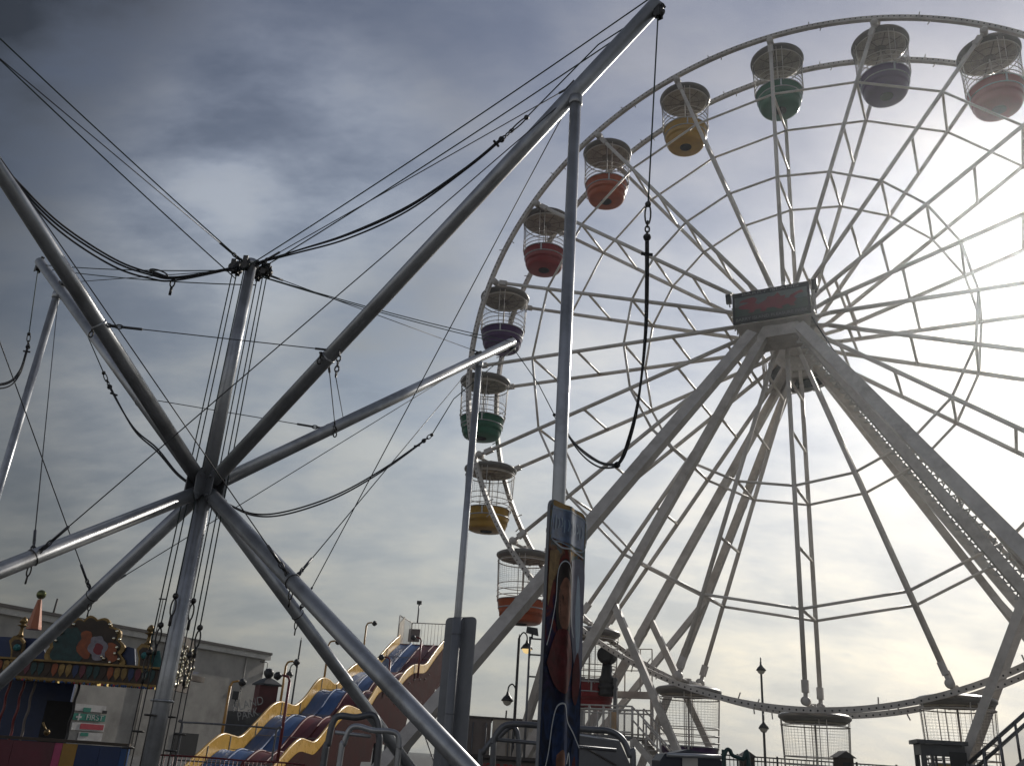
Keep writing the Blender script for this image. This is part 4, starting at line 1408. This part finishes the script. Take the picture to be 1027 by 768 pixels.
for k in range(4):
    o0, o1 = WID * k / 4, WID * (k + 1) / 4
    b = MB()
    A = [p + sw * (o0 + .02) for p in sm(far)]; B_ = [p + sw * (o1 - .02) for p in sm(far)]
    Mi = [(a + c) / 2 - Z * .05 for a, c in zip(A, B_)]
    strip(b, A, Mi); strip(b, Mi, B_)
    strip(b, [a - Z * .06 for a in A], [c - Z * .06 for c in B_])
    b.build('lane', M['laneb'] if k < 2 else M['laner'], sl_)
for k in range(1, 4):
    b = MB(); b.path([p + sw * (WID * k / 4) + Z * .03 for p in sm(far)], .055, 6)
    b.build('lane_divider', M['laneb'] if k < 2 else M['laner'], sl_)
b = MB()
for i in range(6, len(far) - 4, 9):
    c = far[i] - Z * .47
    b.beam(c + sw * .05, c + sw * (WID - .05), .05, .025)
    b.beam(far[i] + sw * .012 - Z * .5, far[i] + sw * .012, .02, .05, sd)
b.build('section_joints', M['seam'], sl_)
# maroon skirts with a stepped lower edge
for base, off in ((NW, .11), (far, -.13)):
    b = MB()
    top = [p + sw * off - Z * .42 for p in base]
    low = []
    for i, p in enumerate(top):
        j = min(len(top) - 1, (i // 6) * 6 + 3)
        low.append(V((p.x, p.y, max(0.02, min(p.z - .4, top[j].z - 2.35)))))
    strip(b, top, low)
    strip(b, [p + sw * .02 for p in top], [p + sw * .02 for p in low])
    b.build('skirt_panel', M['skirt'], sl_)
# studs on the near skirt
b = MB()
for i in range(8):
    p = NW[int(len(NW) * .12) + i * 2] + sw * .17 - Z * .75
    b.ball(p, .04, 6)
b.build('stud_row', M['trim'], sl_)
# tower platform
T0 = far[0]; bk = -sd
b = MB()
zp = T0.z - .5
q = [T0 - sw * .2, T0 + sw * (WID + .3), T0 + sw * (WID + .3) + bk * 3.2, T0 - sw * .2 + bk * 3.2]
q = [V((v.x, v.y, zp)) for v in q]
b.prism([v - Z * .2 for v in q], Z * .2); b.build('platform', M['maroon'], sl_)
b = MB()
HR = 1.75
rail = [q[0], q[3], q[2], q[1]]
for a, c in zip(rail, rail[1:]):
    for h in (.1, HR): b.tube(a + Z * h, c + Z * h, .035, n=6)
    n_ = int((c - a).length / .22)
    for i in range(n_ + 1):
        p = a.lerp(c, i / n_); b.tube(p + Z * .1, p + Z * HR, .016 if 0 < i < n_ else .04, n=5)
b.build('railing', M['trim'], sl_)
MB().prism([q[0] + Z * .05, q[0] + bk * 1.1 + Z * .05, q[0] + bk * 1.1 + Z * (HR + .1), q[0] + Z * (HR - .5)], sw * .05).build('side_panel', M['cream'], sl_)
c = atplane(415.5, 637, q[2] - sd * .0, sd) + sd * .05
b = MB(); b.beam(c - sw * .4, c + sw * .4, .05, .85); b.build('notice_board', M['contain'], sl_)
b = MB()
for v in q:
    b.beam(V((v.x, v.y, 0)), V((v.x, v.y, zp - .2)), .16, .16, sw)
for a, c in ((q[0], q[3]), (q[1], q[2]), (q[2], q[3]), (q[0], q[1])):
    b.beam(V((a.x, a.y, .3)), V((c.x, c.y, zp - .6)), .07, .07); b.beam(V((c.x, c.y, .3)), V((a.x, a.y, zp - .6)), .07, .07)
b.build('tower_frame', M['galv_dark'], sl_)
for i in (18, 32, 46, 58, 70):
    if i < len(NW):
        for base in (NW, far):
            p = base[i]
            b = MB(); b.beam(V((p.x, p.y, 0)), V((p.x, p.y, max(.3, p.z - 1.1))), .12, .12, sw); b.build('support_post', M['galv_dark'], sl_)
# floodlights on poles down both sides
def flood(px, pyb, pxt, pyt, near, mt, look=1, ht=None):
    pl = SA + sw * (WID + .25 if near else -.2)
    base = atplane(px, pyb, pl, sw); top = atplane(pxt, pyt, pl, sw)
    top = V((base.x, base.y, top.z))
    b = MB()
    b.tube(base - Z * .6, top, .055, n=8)
    b.path(spline([top, top + Z * .15 + V((.08 * look, 0, 0)), top + Z * .2 + V((.3 * look, 0, 0))], 4), .045, 6)
    po = b.build('light_pole', mt, sl_)
    c = top + Z * .16 + V((.45 * look, 0, 0))
    b = MB()
    b.lathe(c, [(.05, -.12), (.12, -.1), (.15, .05), (.13, .09), (.06, .14)], 10, axis=V((.6 * look, -.4, .55)))
    b.build('lamp_head', M['iron'], po)
flood(222, 738, 228, 687, False, M['ypole'])
flood(281, 705, 287, 667, False, M['ypole'])
flood(325, 681, 327, 645, False, M['ypole'])
flood(363, 664, 367, 627, False, M['ypole'])
flood(281, 745, 290, 683, True, M['redpole'], -1)
flood(389, 684, 389, 662, True, M['redpole'], -1)
flood(420, 668, 421, 642, True, M['redpole'], -1)
p = atplane(418, 630, q[2], sd); p = V((p.x, p.y, zp))
zt_ = atplane(419, 604, V((p.x, p.y, 0)), sd).z
b = MB(); b.tube(p + Z * HR, V((p.x, p.y, zt_)), .05, n=8); po = b.build('light_pole', M['galv_dark'], sl_)
b = MB(); b.beam(V((p.x - .16, p.y, zt_)), V((p.x + .16, p.y, zt_)), .25, .22); b.build('lamp_head', M['iron'], po)

# maroon crowd barrier at the foot of the slide, and a thin grey frame
def barrier(label, p, q, h0, h1, mt, n, r=.022):
    t = thing('crowd_barrier', (p.x, p.y, 0), label, 'barrier')
    b = MB()
    b.path(spline([V((p.x, p.y, 0)), V((p.x, p.y, h1 - .12)), p.lerp(q, .02) * V((1, 1, 0)).x if False else V((p.x, p.y, 0)).lerp(V((q.x, q.y, 0)), .025) + Z * h1,
                   V((p.x, p.y, 0)).lerp(V((q.x, q.y, 0)), .975) + Z * h1, V((q.x, q.y, h1 - .12)), V((q.x, q.y, 0))], 6), r, 6)
    b.tube(V((p.x, p.y, h0)), V((q.x, q.y, h0)), r * .8, n=6)
    b.build('frame', mt, t)
    if n:
        b = MB()
        for i in range(1, n):
            c = V((p.x, p.y, 0)).lerp(V((q.x, q.y, 0)), i / n)
            b.tube(c + Z * h0, c + Z * h1, r * .45, n=5)
        b.build('bars', mt, t)
    return t
za = at(210, 760, 23).z
barrier('dark red crowd barrier with upright bars in front of the slide foot', at(150, 790, 23), at(238, 790, 23), .2, za, M['redpole'], 20)
barrier('second dark red crowd barrier, right of the first at the slide foot', at(241, 790, 23), at(300, 790, 23), .2, za, M['redpole'], 14)
barrier('tall thin grey tube frame standing before the grey building', at(171, 790, 33), at(268, 790, 33), .8, at(215, 726, 33).z, M['galv_dark'], 0, .035)

# ------------------------------------------------------------------ children's ride on the left
RY = 20.0
ride = thing('childrens_ride', at(60, 800, RY) * V((1, 1, 0)).x if False else V((at(60, 745, RY).x, RY, 0)), 'dark blue and gilt childrens ride with bulb-lit canopy and scalloped crest panels', 'fairground ride')
def RP(px, py, y=RY):
    return at(px, py, y)
zc = RP(98, 676).z
x0, x1 = RP(-75, 676).x, RP(165, 676).x
b = MB(); b.beam((x0, RY, zc + .02), (x1, RY, zc + .02), .22, .32); b.beam((x1 - .11, RY + .11, zc + .02), (x1 - .11, RY + 1.5, zc + .02), .22, .32)
b.build('canopy_fascia', M['wood'], ride)
b = MB(); b.beam((x0, RY - .02, zc - .17), (x1 + .06, RY - .02, zc - .17), .34, .06); b.beam((x0, RY - .02, zc + .2), (x1 + .06, RY - .02, zc + .2), .34, .04)
b.build('gilt_moulding', M['brass'], ride)
b = MB(); b.prism([V((x0, RY + .1, zc + .1)), V((x1 - .1, RY + .1, zc + .1)), V((x1 - .1, RY + 2.6, zc + .3)), V((x0, RY + 2.6, zc + .3))], Z * .05); b.build('canopy_roof', M['blued'], ride)
bulbs = [M['brass'], M['redsign'], M['blued'], M['lampglow'], M['whitesign'], M['brass']]
n_ = 120
random.seed(11)
KB = [random.choice((0, 0, 1, 2, 0, 1, 2, 3, 0, 2)) for _ in range(n_)]
for k, mt in enumerate((M['brass'], M['redsign'], M['laneb'], M['bulb'])):
    b = MB()
    for i in range(n_):
        if KB[i] == k:
            x = x0 + (x1 - x0) * (i + .5) / n_
            b.ball((x, RY - .2 + .04 * random.random(), zc - .21), .022 + .008 * random.random(), 6)
    b.build('bulb_row', mt, ride)
fp_ = [M['tealdark'], M['magenta'], M['blued'], M['brass'], M['rust'], M['wood']]
random.seed(21)
nx_ = 34
for i in range(nx_):
    mt = fp_[(i * 5 + i // 4) % 6]
    xa = x0 + (x1 - x0) * (i + .1) / nx_; xb = x0 + (x1 - x0) * (i + .9) / nx_; xm = (xa + xb) / 2
    MB().prism([V((xa, RY - .112, zc + .0)), V((xm, RY - .112, zc - .11)), V((xb, RY - .112, zc + .0)), V((xb, RY - .112, zc + .13)), V((xm, RY - .112, zc + .17)), V((xa, RY - .112, zc + .13))], V((0, -.012, 0))).build('fascia_ornament', mt, ride)
# crest panels
def crest(outline, y, thick, mt, nm='crest_panel', parent=None):
    pts = [RP(px, py, y) for px, py in outline]
    return MB().prism(pts, V((0, thick, 0))).build(nm, mt, parent or ride)
def scallop(pts, n=6):
    """outline with rounded lobes bulging between successive points"""
    out = []
    cx = sum(p[0] for p in pts) / len(pts); cy = sum(p[1] for p in pts) / len(pts)
    for a, b_ in zip(pts, pts[1:] + pts[:1]):
        mx, my = (a[0] + b_[0]) / 2, (a[1] + b_[1]) / 2
        L_ = math.hypot(b_[0] - a[0], b_[1] - a[1])
        nx, ny = (b_[1] - a[1]) / L_, -(b_[0] - a[0]) / L_
        if (mx - cx) * nx + (my - cy) * ny < 0: nx, ny = -nx, -ny
        for i in range(n):
            t = i / n
            bl_ = math.sin(PI * t) * L_ * .34
            out.append((a[0] + (b_[0] - a[0]) * t + nx * bl_, a[1] + (b_[1] - a[1]) * t + ny * bl_))
    return out
main = scallop([(52, 668), (50, 648), (60, 632), (72, 625), (84, 622), (98, 621), (112, 628), (120, 642), (121, 656), (119, 672)])[:-6] + [(119, 672)]
cp = crest(main, RY - .02, .08, M['brass'])
def inset(pts, f, dx=0, dy=0):
    cx = sum(p[0] for p in pts) / len(pts); cy = sum(p[1] for p in pts) / len(pts)
    return [(cx + (p[0] - cx) * f + dx, cy + (p[1] - cy) * f + dy) for p in pts]
crest(inset(main, .88), RY - .035, .012, M['wood'], 'painted_field', cp)
crest(scallop([(55, 664), (54, 650), (62, 637), (72, 630), (80, 633), (80, 650), (78, 664)], 5), RY - .045, .008, M['tealdark'], 'painted_foliage', cp)
crest(scallop([(82, 640), (86, 632), (92, 640), (90, 656), (84, 660)], 5), RY - .05, .008, M['rust'], 'painted_plume', cp)
crest(scallop([(108, 648), (112, 644), (116, 654), (112, 664), (108, 660)], 5), RY - .05, .008, M['rust'], 'painted_plume', cp)
crest(scallop([(91, 644), (97, 638), (104, 642), (105, 654), (98, 662), (92, 656)], 4), RY - .055, .008, M['lilac'], 'painted_medallion', cp)
crest(scallop([(95, 648), (100, 645), (102, 652), (97, 656)], 4), RY - .06, .008, M['dragon'], 'painted_medallion', cp)
b = MB()
for px, py in ((110, 626), (117, 633), (120, 641), (114, 640), (117, 649), (115, 655), (119, 661), (104, 660), (110, 664), (102, 658), (119, 668), (106, 667), (62, 634), (56, 642), (74, 626)):
    p = RP(px, py, RY - .07); b.ball(p, .038, 6)
b.build('crest_bulbs', M['glint'], cp)
crest([(121, 673), (122, 651), (128, 648), (135, 650), (136, 674)], RY + .06, .05, M['blued'], 'blue_panel')
crest([(-70, 668), (-70, 636), (0, 638), (40, 640), (50, 668)], RY + .12, .06, M['blued'], 'blue_panel')
crest([(148, 678), (150, 654), (160, 652), (164, 680)], RY + .08, .05, M['teal'], 'teal_panel')
for dx, dy in ((0, 0), (-128, -8)):
    sh = [(145 + dx, 676 + dy), (138 + dx, 671 + dy), (139 + dx, 660 + dy), (137 + dx, 650 + dy), (142 + dx, 645 + dy), (148 + dx, 645 + dy), (152 + dx, 651 + dy), (150 + dx, 662 + dy), (151 + dx, 671 + dy)]
    s_ = crest(sh, RY - .12, .1, M['brass'], 'crest_shield')
    crest(inset(sh, .72), RY - .14, .02, M['wood'], 'shield_field', s_)
    p = RP(145 + dx, 657 + dy, RY - .16); MB().ball(p, .075, 10).build('jewel', M['teal'], s_)
    a, c = RP(148 + dx, 646 + dy, RY - .06), RP(151 + dx, 632 + dy, RY - .06)
    b = MB()
    ln = (c - a).length
    b.lathe(a, [(.09, 0), (.05, .05), (.03, ln * .6), (.05, ln * .7), (.12, ln * .78), (.05, ln * .84), (.04, ln * .9), (.09, ln), (.06, ln + .08), (.02, ln + .12)], 10)
    b.build('finial', M['brass'], s_)
# glittering return panel at the right hand end
xr = x1 + .03
g0, g1 = RP(168, 640).z, zc - .2
b = MB()
sc = [(RY + .05, g1), (RY + .0, g1 + .35), (RY + .05, g1 + .8), (RY + .2, g0), (RY + .5, g0 + .12), (RY + .85, g0 + .08), (RY + 1.15, g0 + .1), (RY + 1.35, g0 - .2), (RY + 1.45, g1 + .6), (RY + 1.4, g1)]
b.prism([V((xr, y, z)) for y, z in sc], V((.1, 0, 0)))
rp_ = b.build('crest_panel', M['wood'], ride)
b = MB()
random.seed(3)
for i in range(110):
    y = RY + .1 + random.random() * 1.25; z = g1 + .1 + random.random() * (g0 - g1 - .15)
    b.ball((xr + .11, y, z), .025 + .03 * random.random(), 6)
b.build('mirror_bulbs', M['glint'], rp_)
b = MB(); b.beam((xr, RY + 1.5, zc + .15), (xr + .1, RY + 2.2, zc + .15), .14, .12); b.build('canopy_arm', M['wood'], ride)
# cone ornament
c = RP(33.5, 631, RY + .5); tz_ = RP(40, 601, RY + .5)
b = MB(); b.lathe(c, [(.16, 0), (.155, .05), (.045, tz_.z - c.z)], 6, axis=(tz_ - c), smooth=False)
co_ = b.build('cone_ornament', M['cone'], ride)
MB().ball(RP(41.5, 596, RY + .5), .105, 14).build('gilt_ball', M['brassg'], co_)
# inside: back wall, poles, deck barrier
b = MB(); b.beam((x0, RY + 2.4, zc / 2), (RP(72, 700, RY + 2.4).x, RY + 2.4, zc / 2), .08, zc); b.build('back_panel', M['blued'], ride)
b = MB(); xx_ = RP(58, 720, RY + 2.3).x; b.beam((xx_ - .35, RY + 2.33, 1.3), (xx_ + .3, RY + 2.33, 1.3), .04, 1.7); b.build('dark_door', M['dark'], ride)
for px, mt in ((6, M['redpole']), (20, M['redpole']), (31, M['contain']), (76, M['iron'])):
    p = RP(px, 700, RY + .3); b = MB()
    b.path([V((p.x + .012 * math.cos(i * .9), p.y + .012 * math.sin(i * .9), zc * i / 40)) for i in range(41)], .028, 7); b.build('twisted_pole', mt, ride)
BY = 17.4
def bar_panel(xa, xb, mt):
    a = at(xa, 741, BY); c = at(xb, 741, BY); zt2 = at(65, 745, BY).z
    b = MB(); b.beam((a.x, BY, zt2 / 2), (c.x, BY, zt2 / 2), .06, zt2); b.build('barrier_panel', mt, ride)
for xa, xb, mt in ((-70, 15, 'magenta'), (15.3, 57, 'magenta'), (57.3, 65, 'pink'), (65.3, 80, 'ochre'), (80.3, 103, 'blued'), (103.3, 124, 'blued'), (124.3, 132, 'laneb')):
    bar_panel(xa, xb, M[mt])
zt2 = at(65, 745, BY).z
b = MB(); b.beam((at(-70, 740, BY).x, BY, zt2 + .04), (at(132, 740, BY).x, BY, zt2 + .04), .12, .05); b.build('barrier_rail', M['wood'], ride)
b = MB(); b.ball(at(47, 734, BY - .02), .055, 10); b.tube(at(47, 734, BY - .02), at(43, 724, BY - .02), .018, n=6); b.build('gilt_knob', M['brass'], ride)

# ------------------------------------------------------------------ lamp posts
def swan(b, top, d, r, drop):
    """swan-neck arm from the pole to the lamp"""
    pts = [top, top + Z * .25 + d * .05, top + Z * .45 + d * .3, top + Z * .32 + d * .58, top + d * .62 - Z * drop]
    b.path(spline(pts, 6), r, 6)
    return pts[-1]
def lamp_head(c, s, glow, parent):
    b = MB()
    b.lathe(c, [(.30 * s, -.26 * s), (.31 * s, -.22 * s), (.2 * s, -.06 * s), (.09 * s, .04 * s), (.05 * s, .2 * s)], 16)
    h = b.build('lamp_hood', M['iron'], parent)
    b = MB(); b.lathe(c - Z * (.26 * s), [(.04 * s, -.22 * s), (.16 * s, -.16 * s), (.25 * s, -.02 * s), (.25 * s, 0)], 14)
    b.build('lamp_globe', M['lampglow'] if glow else M['glassy'], h)
def lamp_post(label, px, pyt, y, arms, r=.075):
    t = at(px, pyt, y)
    base = V((t.x, t.y, 0))
    o = thing('lamp_post', base, label, 'lamp post', 'black swan-neck lamp posts')
    b = MB()
    b.lathe(base, [(.2, 0), (.2, .3), (.14, .4), (.12, 1.2), (r, 1.35), (r * .8, t.z), (r * .4, t.z + .05), (.02, t.z + .2)], 12)
    po = b.build('post', M['iron'], o)
    for z, d, lit in arms:
        b = MB()
        e = swan(b, V((base.x, base.y, z)), V(d), .035, .05)
        b.build('lamp_arm', M['iron'], o)
        lamp_head(e, .9, lit, o)
z1 = at(527, 650, 42).z; z2 = at(511, 702, 42).z
lamp_post('black lamp post with two swan-neck lamps, the upper lit, just left of the printed banner', 520.7, 640, 42, [(z1 + .25, (.6, -.1, 0), True), (z2 + .25, (-.6, .1, 0), False)])
z1 = at(763, 668, 52).z; z2 = at(766, 725, 52).z
lamp_post('slim black lamp post in the gap beneath the wheel, right of the lowest spokes', 762.9, 664, 52, [(z1, (-.235, -.83, 0), False), (z2, (.235, .83, 0), False), (z2, (-.235, -.83, 0), False)])
z1 = at(294, 676, 62).z
lamp_post('thin black lamp post behind the slide, half hidden by the silver legs', 302, 642, 62, [(z1 + .2, (-.7, 0, 0), False)], .07)

fl = thing('floodlight_frame', V((at(531, 700, 36).x, 36, 0)), 'black floodlight on a ladder-like tube frame beside the banner', 'floodlight')
b = MB()
pA_, pB_ = at(531, 638, 36), at(530.5, 678, 36); pA_.x = pB_.x = (pA_.x + pB_.x) / 2
b.tube(V((pA_.x, 36, 0)), pA_, .05, n=6)
qx = at(556, 660, 36).x
for py in (640, 656, 678):
    z = at(531, py, 36).z; b.tube((pA_.x, 36, z), (qx, 36, z), .035, n=6)
b.tube((qx, 36, 0), (qx, 36, pA_.z), .05, n=6)
b.build('frame', M['galv_dark'], fl)
p = at(534, 632, 36)
b = MB(); b.prism([p + V((-.25, -.1, -.1)), p + V((.25, -.1, -.2)), p + V((.2, -.05, .1)), p + V((-.22, -.05, .14))], V((0, .3, .02))); b.tube(p - Z * .1, p - Z * .3, .04, n=6)
b.build('lamp_head', M['iron'], fl)

# ------------------------------------------------------------------ sheds, cabins and kiosk behind
def shed(name, label, cat, px0, px1, pyt, y, dep, mt, rib=0):
    a, c = at(px0, pyt, y), at(px1, pyt, y)
    zt = (a.z + c.z) / 2
    o = thing(name, ((a.x + c.x) / 2, y, 0), label, cat)
    b = MB(); b.prism([V((a.x, y, 0)), V((c.x, y, 0)), V((c.x, y + dep, 0)), V((a.x, y + dep, 0))], Z * zt)
    k = int((c.x - a.x) / rib) if rib else 0
    for i in range(k):
        x = a.x + (c.x - a.x) * (i + .5) / k
        b.beam((x, y - .02, .1), (x, y - .02, zt - .15), rib * .5, .05, (0, 1, 0))
    b.build('wall', mt, o)
    b = MB(); b.beam((a.x - .05, y + dep / 2, zt + .04), (c.x + .05, y + dep / 2, zt + .04), dep + .16, .1); b.build('roof', M['slate'], o)
    return o, a, c, zt
o, a, c, zt = shed('shipping_container', 'brown-grey shipping container behind the grey padded post', 'container', 446, 493, 719, 46, 5, M['contain'], .3)
b = MB()
for f in (.3, .62, .9): b.tube((a.x + (c.x - a.x) * f, 45.9, .2), (a.x + (c.x - a.x) * f, 45.9, zt - .2), .035, n=6)
b.build('lock_bar', M['galv_dark'], o)
o, a, c, zt = shed('site_cabin', 'cream panelled site cabin beyond the steel guard hoop', 'cabin', 494.5, 543, 722, 52, 3, M['cream'])
for f in (.05, .38, .7):
    xa = a.x + (c.x - a.x) * f; xb = a.x + (c.x - a.x) * (f + .24)
    b = MB(); b.beam((xa, 51.96, zt * .48), (xb, 51.96, zt * .48), .06, zt * .72); b.build('door', M['trim'], o)
    b = MB(); b.beam((xb + .12, 51.95, .1), (xb + .12, 51.95, zt - .2), .09, .07, (0, 1, 0)); b.build('door_post', M['galv_dark'], o)
b = MB(); b.tube((a.x + .7, 52.5, zt), (a.x + .72, 52.5, zt + .5), .05, n=6); b.build('roof_vent', M['slate'], o)

tk = thing('token_kiosk', V((at(500, 790, 15).x, 15, 0)), 'dark token kiosk counter with red BUY YOUR TOKENS HERE lettering', 'kiosk')
ty = 15.0
ta, tb_ = at(462, 758.5, ty), at(566, 764, ty)
zk = ta.z + .01
b = MB(); b.beam((ta.x, ty + .5, zk / 2), (tb_.x, ty + .5, zk / 2), 1.0, zk); b.build('counter', M['greybox'], tk)
b = MB(); b.beam((ta.x - .05, ty + .45, zk + .02), (tb_.x + .05, ty + .45, zk + .02), 1.2, .05); b.build('counter_top', M['slate'], tk)
b = MB(); b.beam((ta.x + .03, ty - .03, zk - .15), (tb_.x - .03, ty - .03, zk - .15), .03, .24); sb_ = b.build('sign_board', M['contain'], tk)
xl, xr_ = at(466, 765, ty).x, at(553, 765, ty).x
writing('sign_lettering', 'BUY YOUR TOKENS HERE', frame(((xl + xr_) / 2, ty - .05, zk - .15), (1, 0, 0), (0, 0, 1)), .2, M['redletter'], tk, width=xr_ - xl)

hp = thing('hoarding_panel', V((at(606, 790, 29).x, 29, 0)), 'plain dark grey hoarding with a sloping top between the banner and the stairs', 'hoarding')
MB().prism([at(566, 735, 29), at(622, 744, 29), at(633, 768, 29), V((at(640, 780, 29).x, 29, .02)), V((at(566, 780, 29).x, 29, .02))], V((0, .25, 0))).build('panel', M['greybox'], hp)
b = MB(); b.tube(at(572, 741, 28.97), at(618, 767, 28.97), .03, n=6); b.build('brace', M['slate'], hp)
b = MB(); b.tube(at(566, 734.4, 29.1), at(622, 743.4, 29.1), .05, n=6); b.build('top_rail', M['galv'], hp)

def gable(label, px0, px1, pyt, pye, y):
    a, c = at(px0, pye, y), at(px1, pye, y); ze = (a.z + c.z) / 2; zr_ = at((px0 + px1) / 2, pyt, y).z
    o = thing('gabled_hut', ((a.x + c.x) / 2, y, 0), label, 'hut', 'small gabled huts by the wheel')
    b = MB(); m_ = .06
    b.beam((a.x + m_, y + .22, ze / 2), (c.x - m_, y + .22, ze / 2), .44, ze); b.build('wall', M['wood'], o)
    b = MB(); mx = (a.x + c.x) / 2
    b.prism([V((a.x - .02, y - .06, ze)), V((mx, y - .06, zr_)), V((c.x + .02, y - .06, ze))], V((0, .6, 0))); b.build('roof', M['slate'], o)
    b = MB(); b.beam((mx - .1, y - .02, ze - .22), (mx + .1, y - .02, ze - .22), .04, .2); b.build('window', M['dark'], o)
gable('small dark gabled hut below the lowest gondola', 839, 858, 752.5, 759.5, 27)
gable('small dark gabled hut left of the slim lamp post', 743, 759, 753, 759, 27)

fz = at(800, 761.5, 44).z
fe = thing('seafront_railing', V((at(800, 790, 44).x, 44, 0)), 'dark metal seafront railing running along the bottom right', 'railing')
b = MB()
fa, fb_ = at(700, 760, 44), at(1100, 790, 44)
for h in (fz, fz - .18, .25): b.beam((fa.x, 44, h), (fb_.x, 44, h), .05, .06)
n_ = 100
for i in range(n_ + 1):
    x = fa.x + (fb_.x - fa.x) * i / n_
    b.tube((x, 44, .0 if i % 10 == 0 else .25), (x, 44, fz + (.08 if i % 10 == 0 else 0)), .05 if i % 10 == 0 else .018, n=5)
b.build('bars', M['iron'], fe)

# ------------------------------------------------------------------ steel guard hoops close by
def hoop(label, pts, y, r, inner=None, mt='galv_dark', y2=None):
    ps = [at(px, py, y if y2 is None else y + (y2 - y) * i / (len(pts) - 1)) for i, (px, py) in enumerate(pts)]
    a, c = ps[0], ps[-1]
    o = thing('guard_hoop', (a.x, a.y, 0), label, 'guard rail', 'steel guard hoops round the trampolines')
    b = MB(); b.path(spline([V((a.x, a.y, 0))] + ps + [V((c.x, c.y, 0))], 8), r, 10); b.build('hoop', M[mt], o)
    if inner:
        b = MB(); b.tube(at(*inner[0], y), at(*inner[1], y if y2 is None else y2), r * .6, n=8); b.build('cross_rail', M[mt], o)
    return o
hoop('wide steel guard hoop crossing behind the printed banner', [(494, 765), (494.5, 745), (500, 733), (511, 726), (540, 727), (590, 731), (612, 733), (625, 742), (632, 758), (635, 768)], 8.4, .028, ((496, 741), (618, 752)))
hoop('narrow steel hoop rising just left of the wide one', [(481, 768), (484, 755), (491, 745), (497, 741), (520, 743)], 9.2, .026)
hoop('dark padded hoop beneath the slide, behind the silver legs', [(324, 768), (329, 745), (334, 724), (341, 717.5), (357, 719), (372, 716.5), (378, 721), (380, 735), (378, 768)], 7.6, .027)
hoop('bright steel hoop in front of the dark padded one', [(340, 768), (345, 745), (351, 731), (359, 728), (374, 732), (391, 733), (399, 737), (400, 750), (398, 768)], 7.2, .022, ((336, 734), (372, 738)), 'galv')
hoop('bent teal tube hoop at the bottom beside the dark pads', [(726, 768), (726.5, 757), (729, 751.5), (732, 752), (735, 757), (745, 761), (751, 768)], 9.5, .02, None, 'tealdark')
pd_ = thing('crash_pad', V((at(693, 790, 10).x, 10, 0)), 'dark navy crash pads with a steel bar at the bottom centre right', 'crash pad')
b = MB()
ol = [(661, 790), (662, 762), (667, 755), (678, 754), (690, 751), (704, 754), (718, 756), (724, 763), (726, 790)]
b.prism([at(px, py, 10) if py < 780 else V((at(px, 770, 10).x, 10, .02)) for px, py in ol], V((0, .5, 0))); b.build('pad', M['navy'], pd_)
b = MB(); b.tube(at(669, 756.5, 9.9), at(723, 758.5, 9.9), .022, n=8); b.build('bar', M['galv'], pd_)
b = MB(); p = at(692, 764, 9.97); b.beam(p - V((.08, 0, 0)), p + V((.08, 0, 0)), .02, .1); b.build('label_patch', M['trim'], pd_)
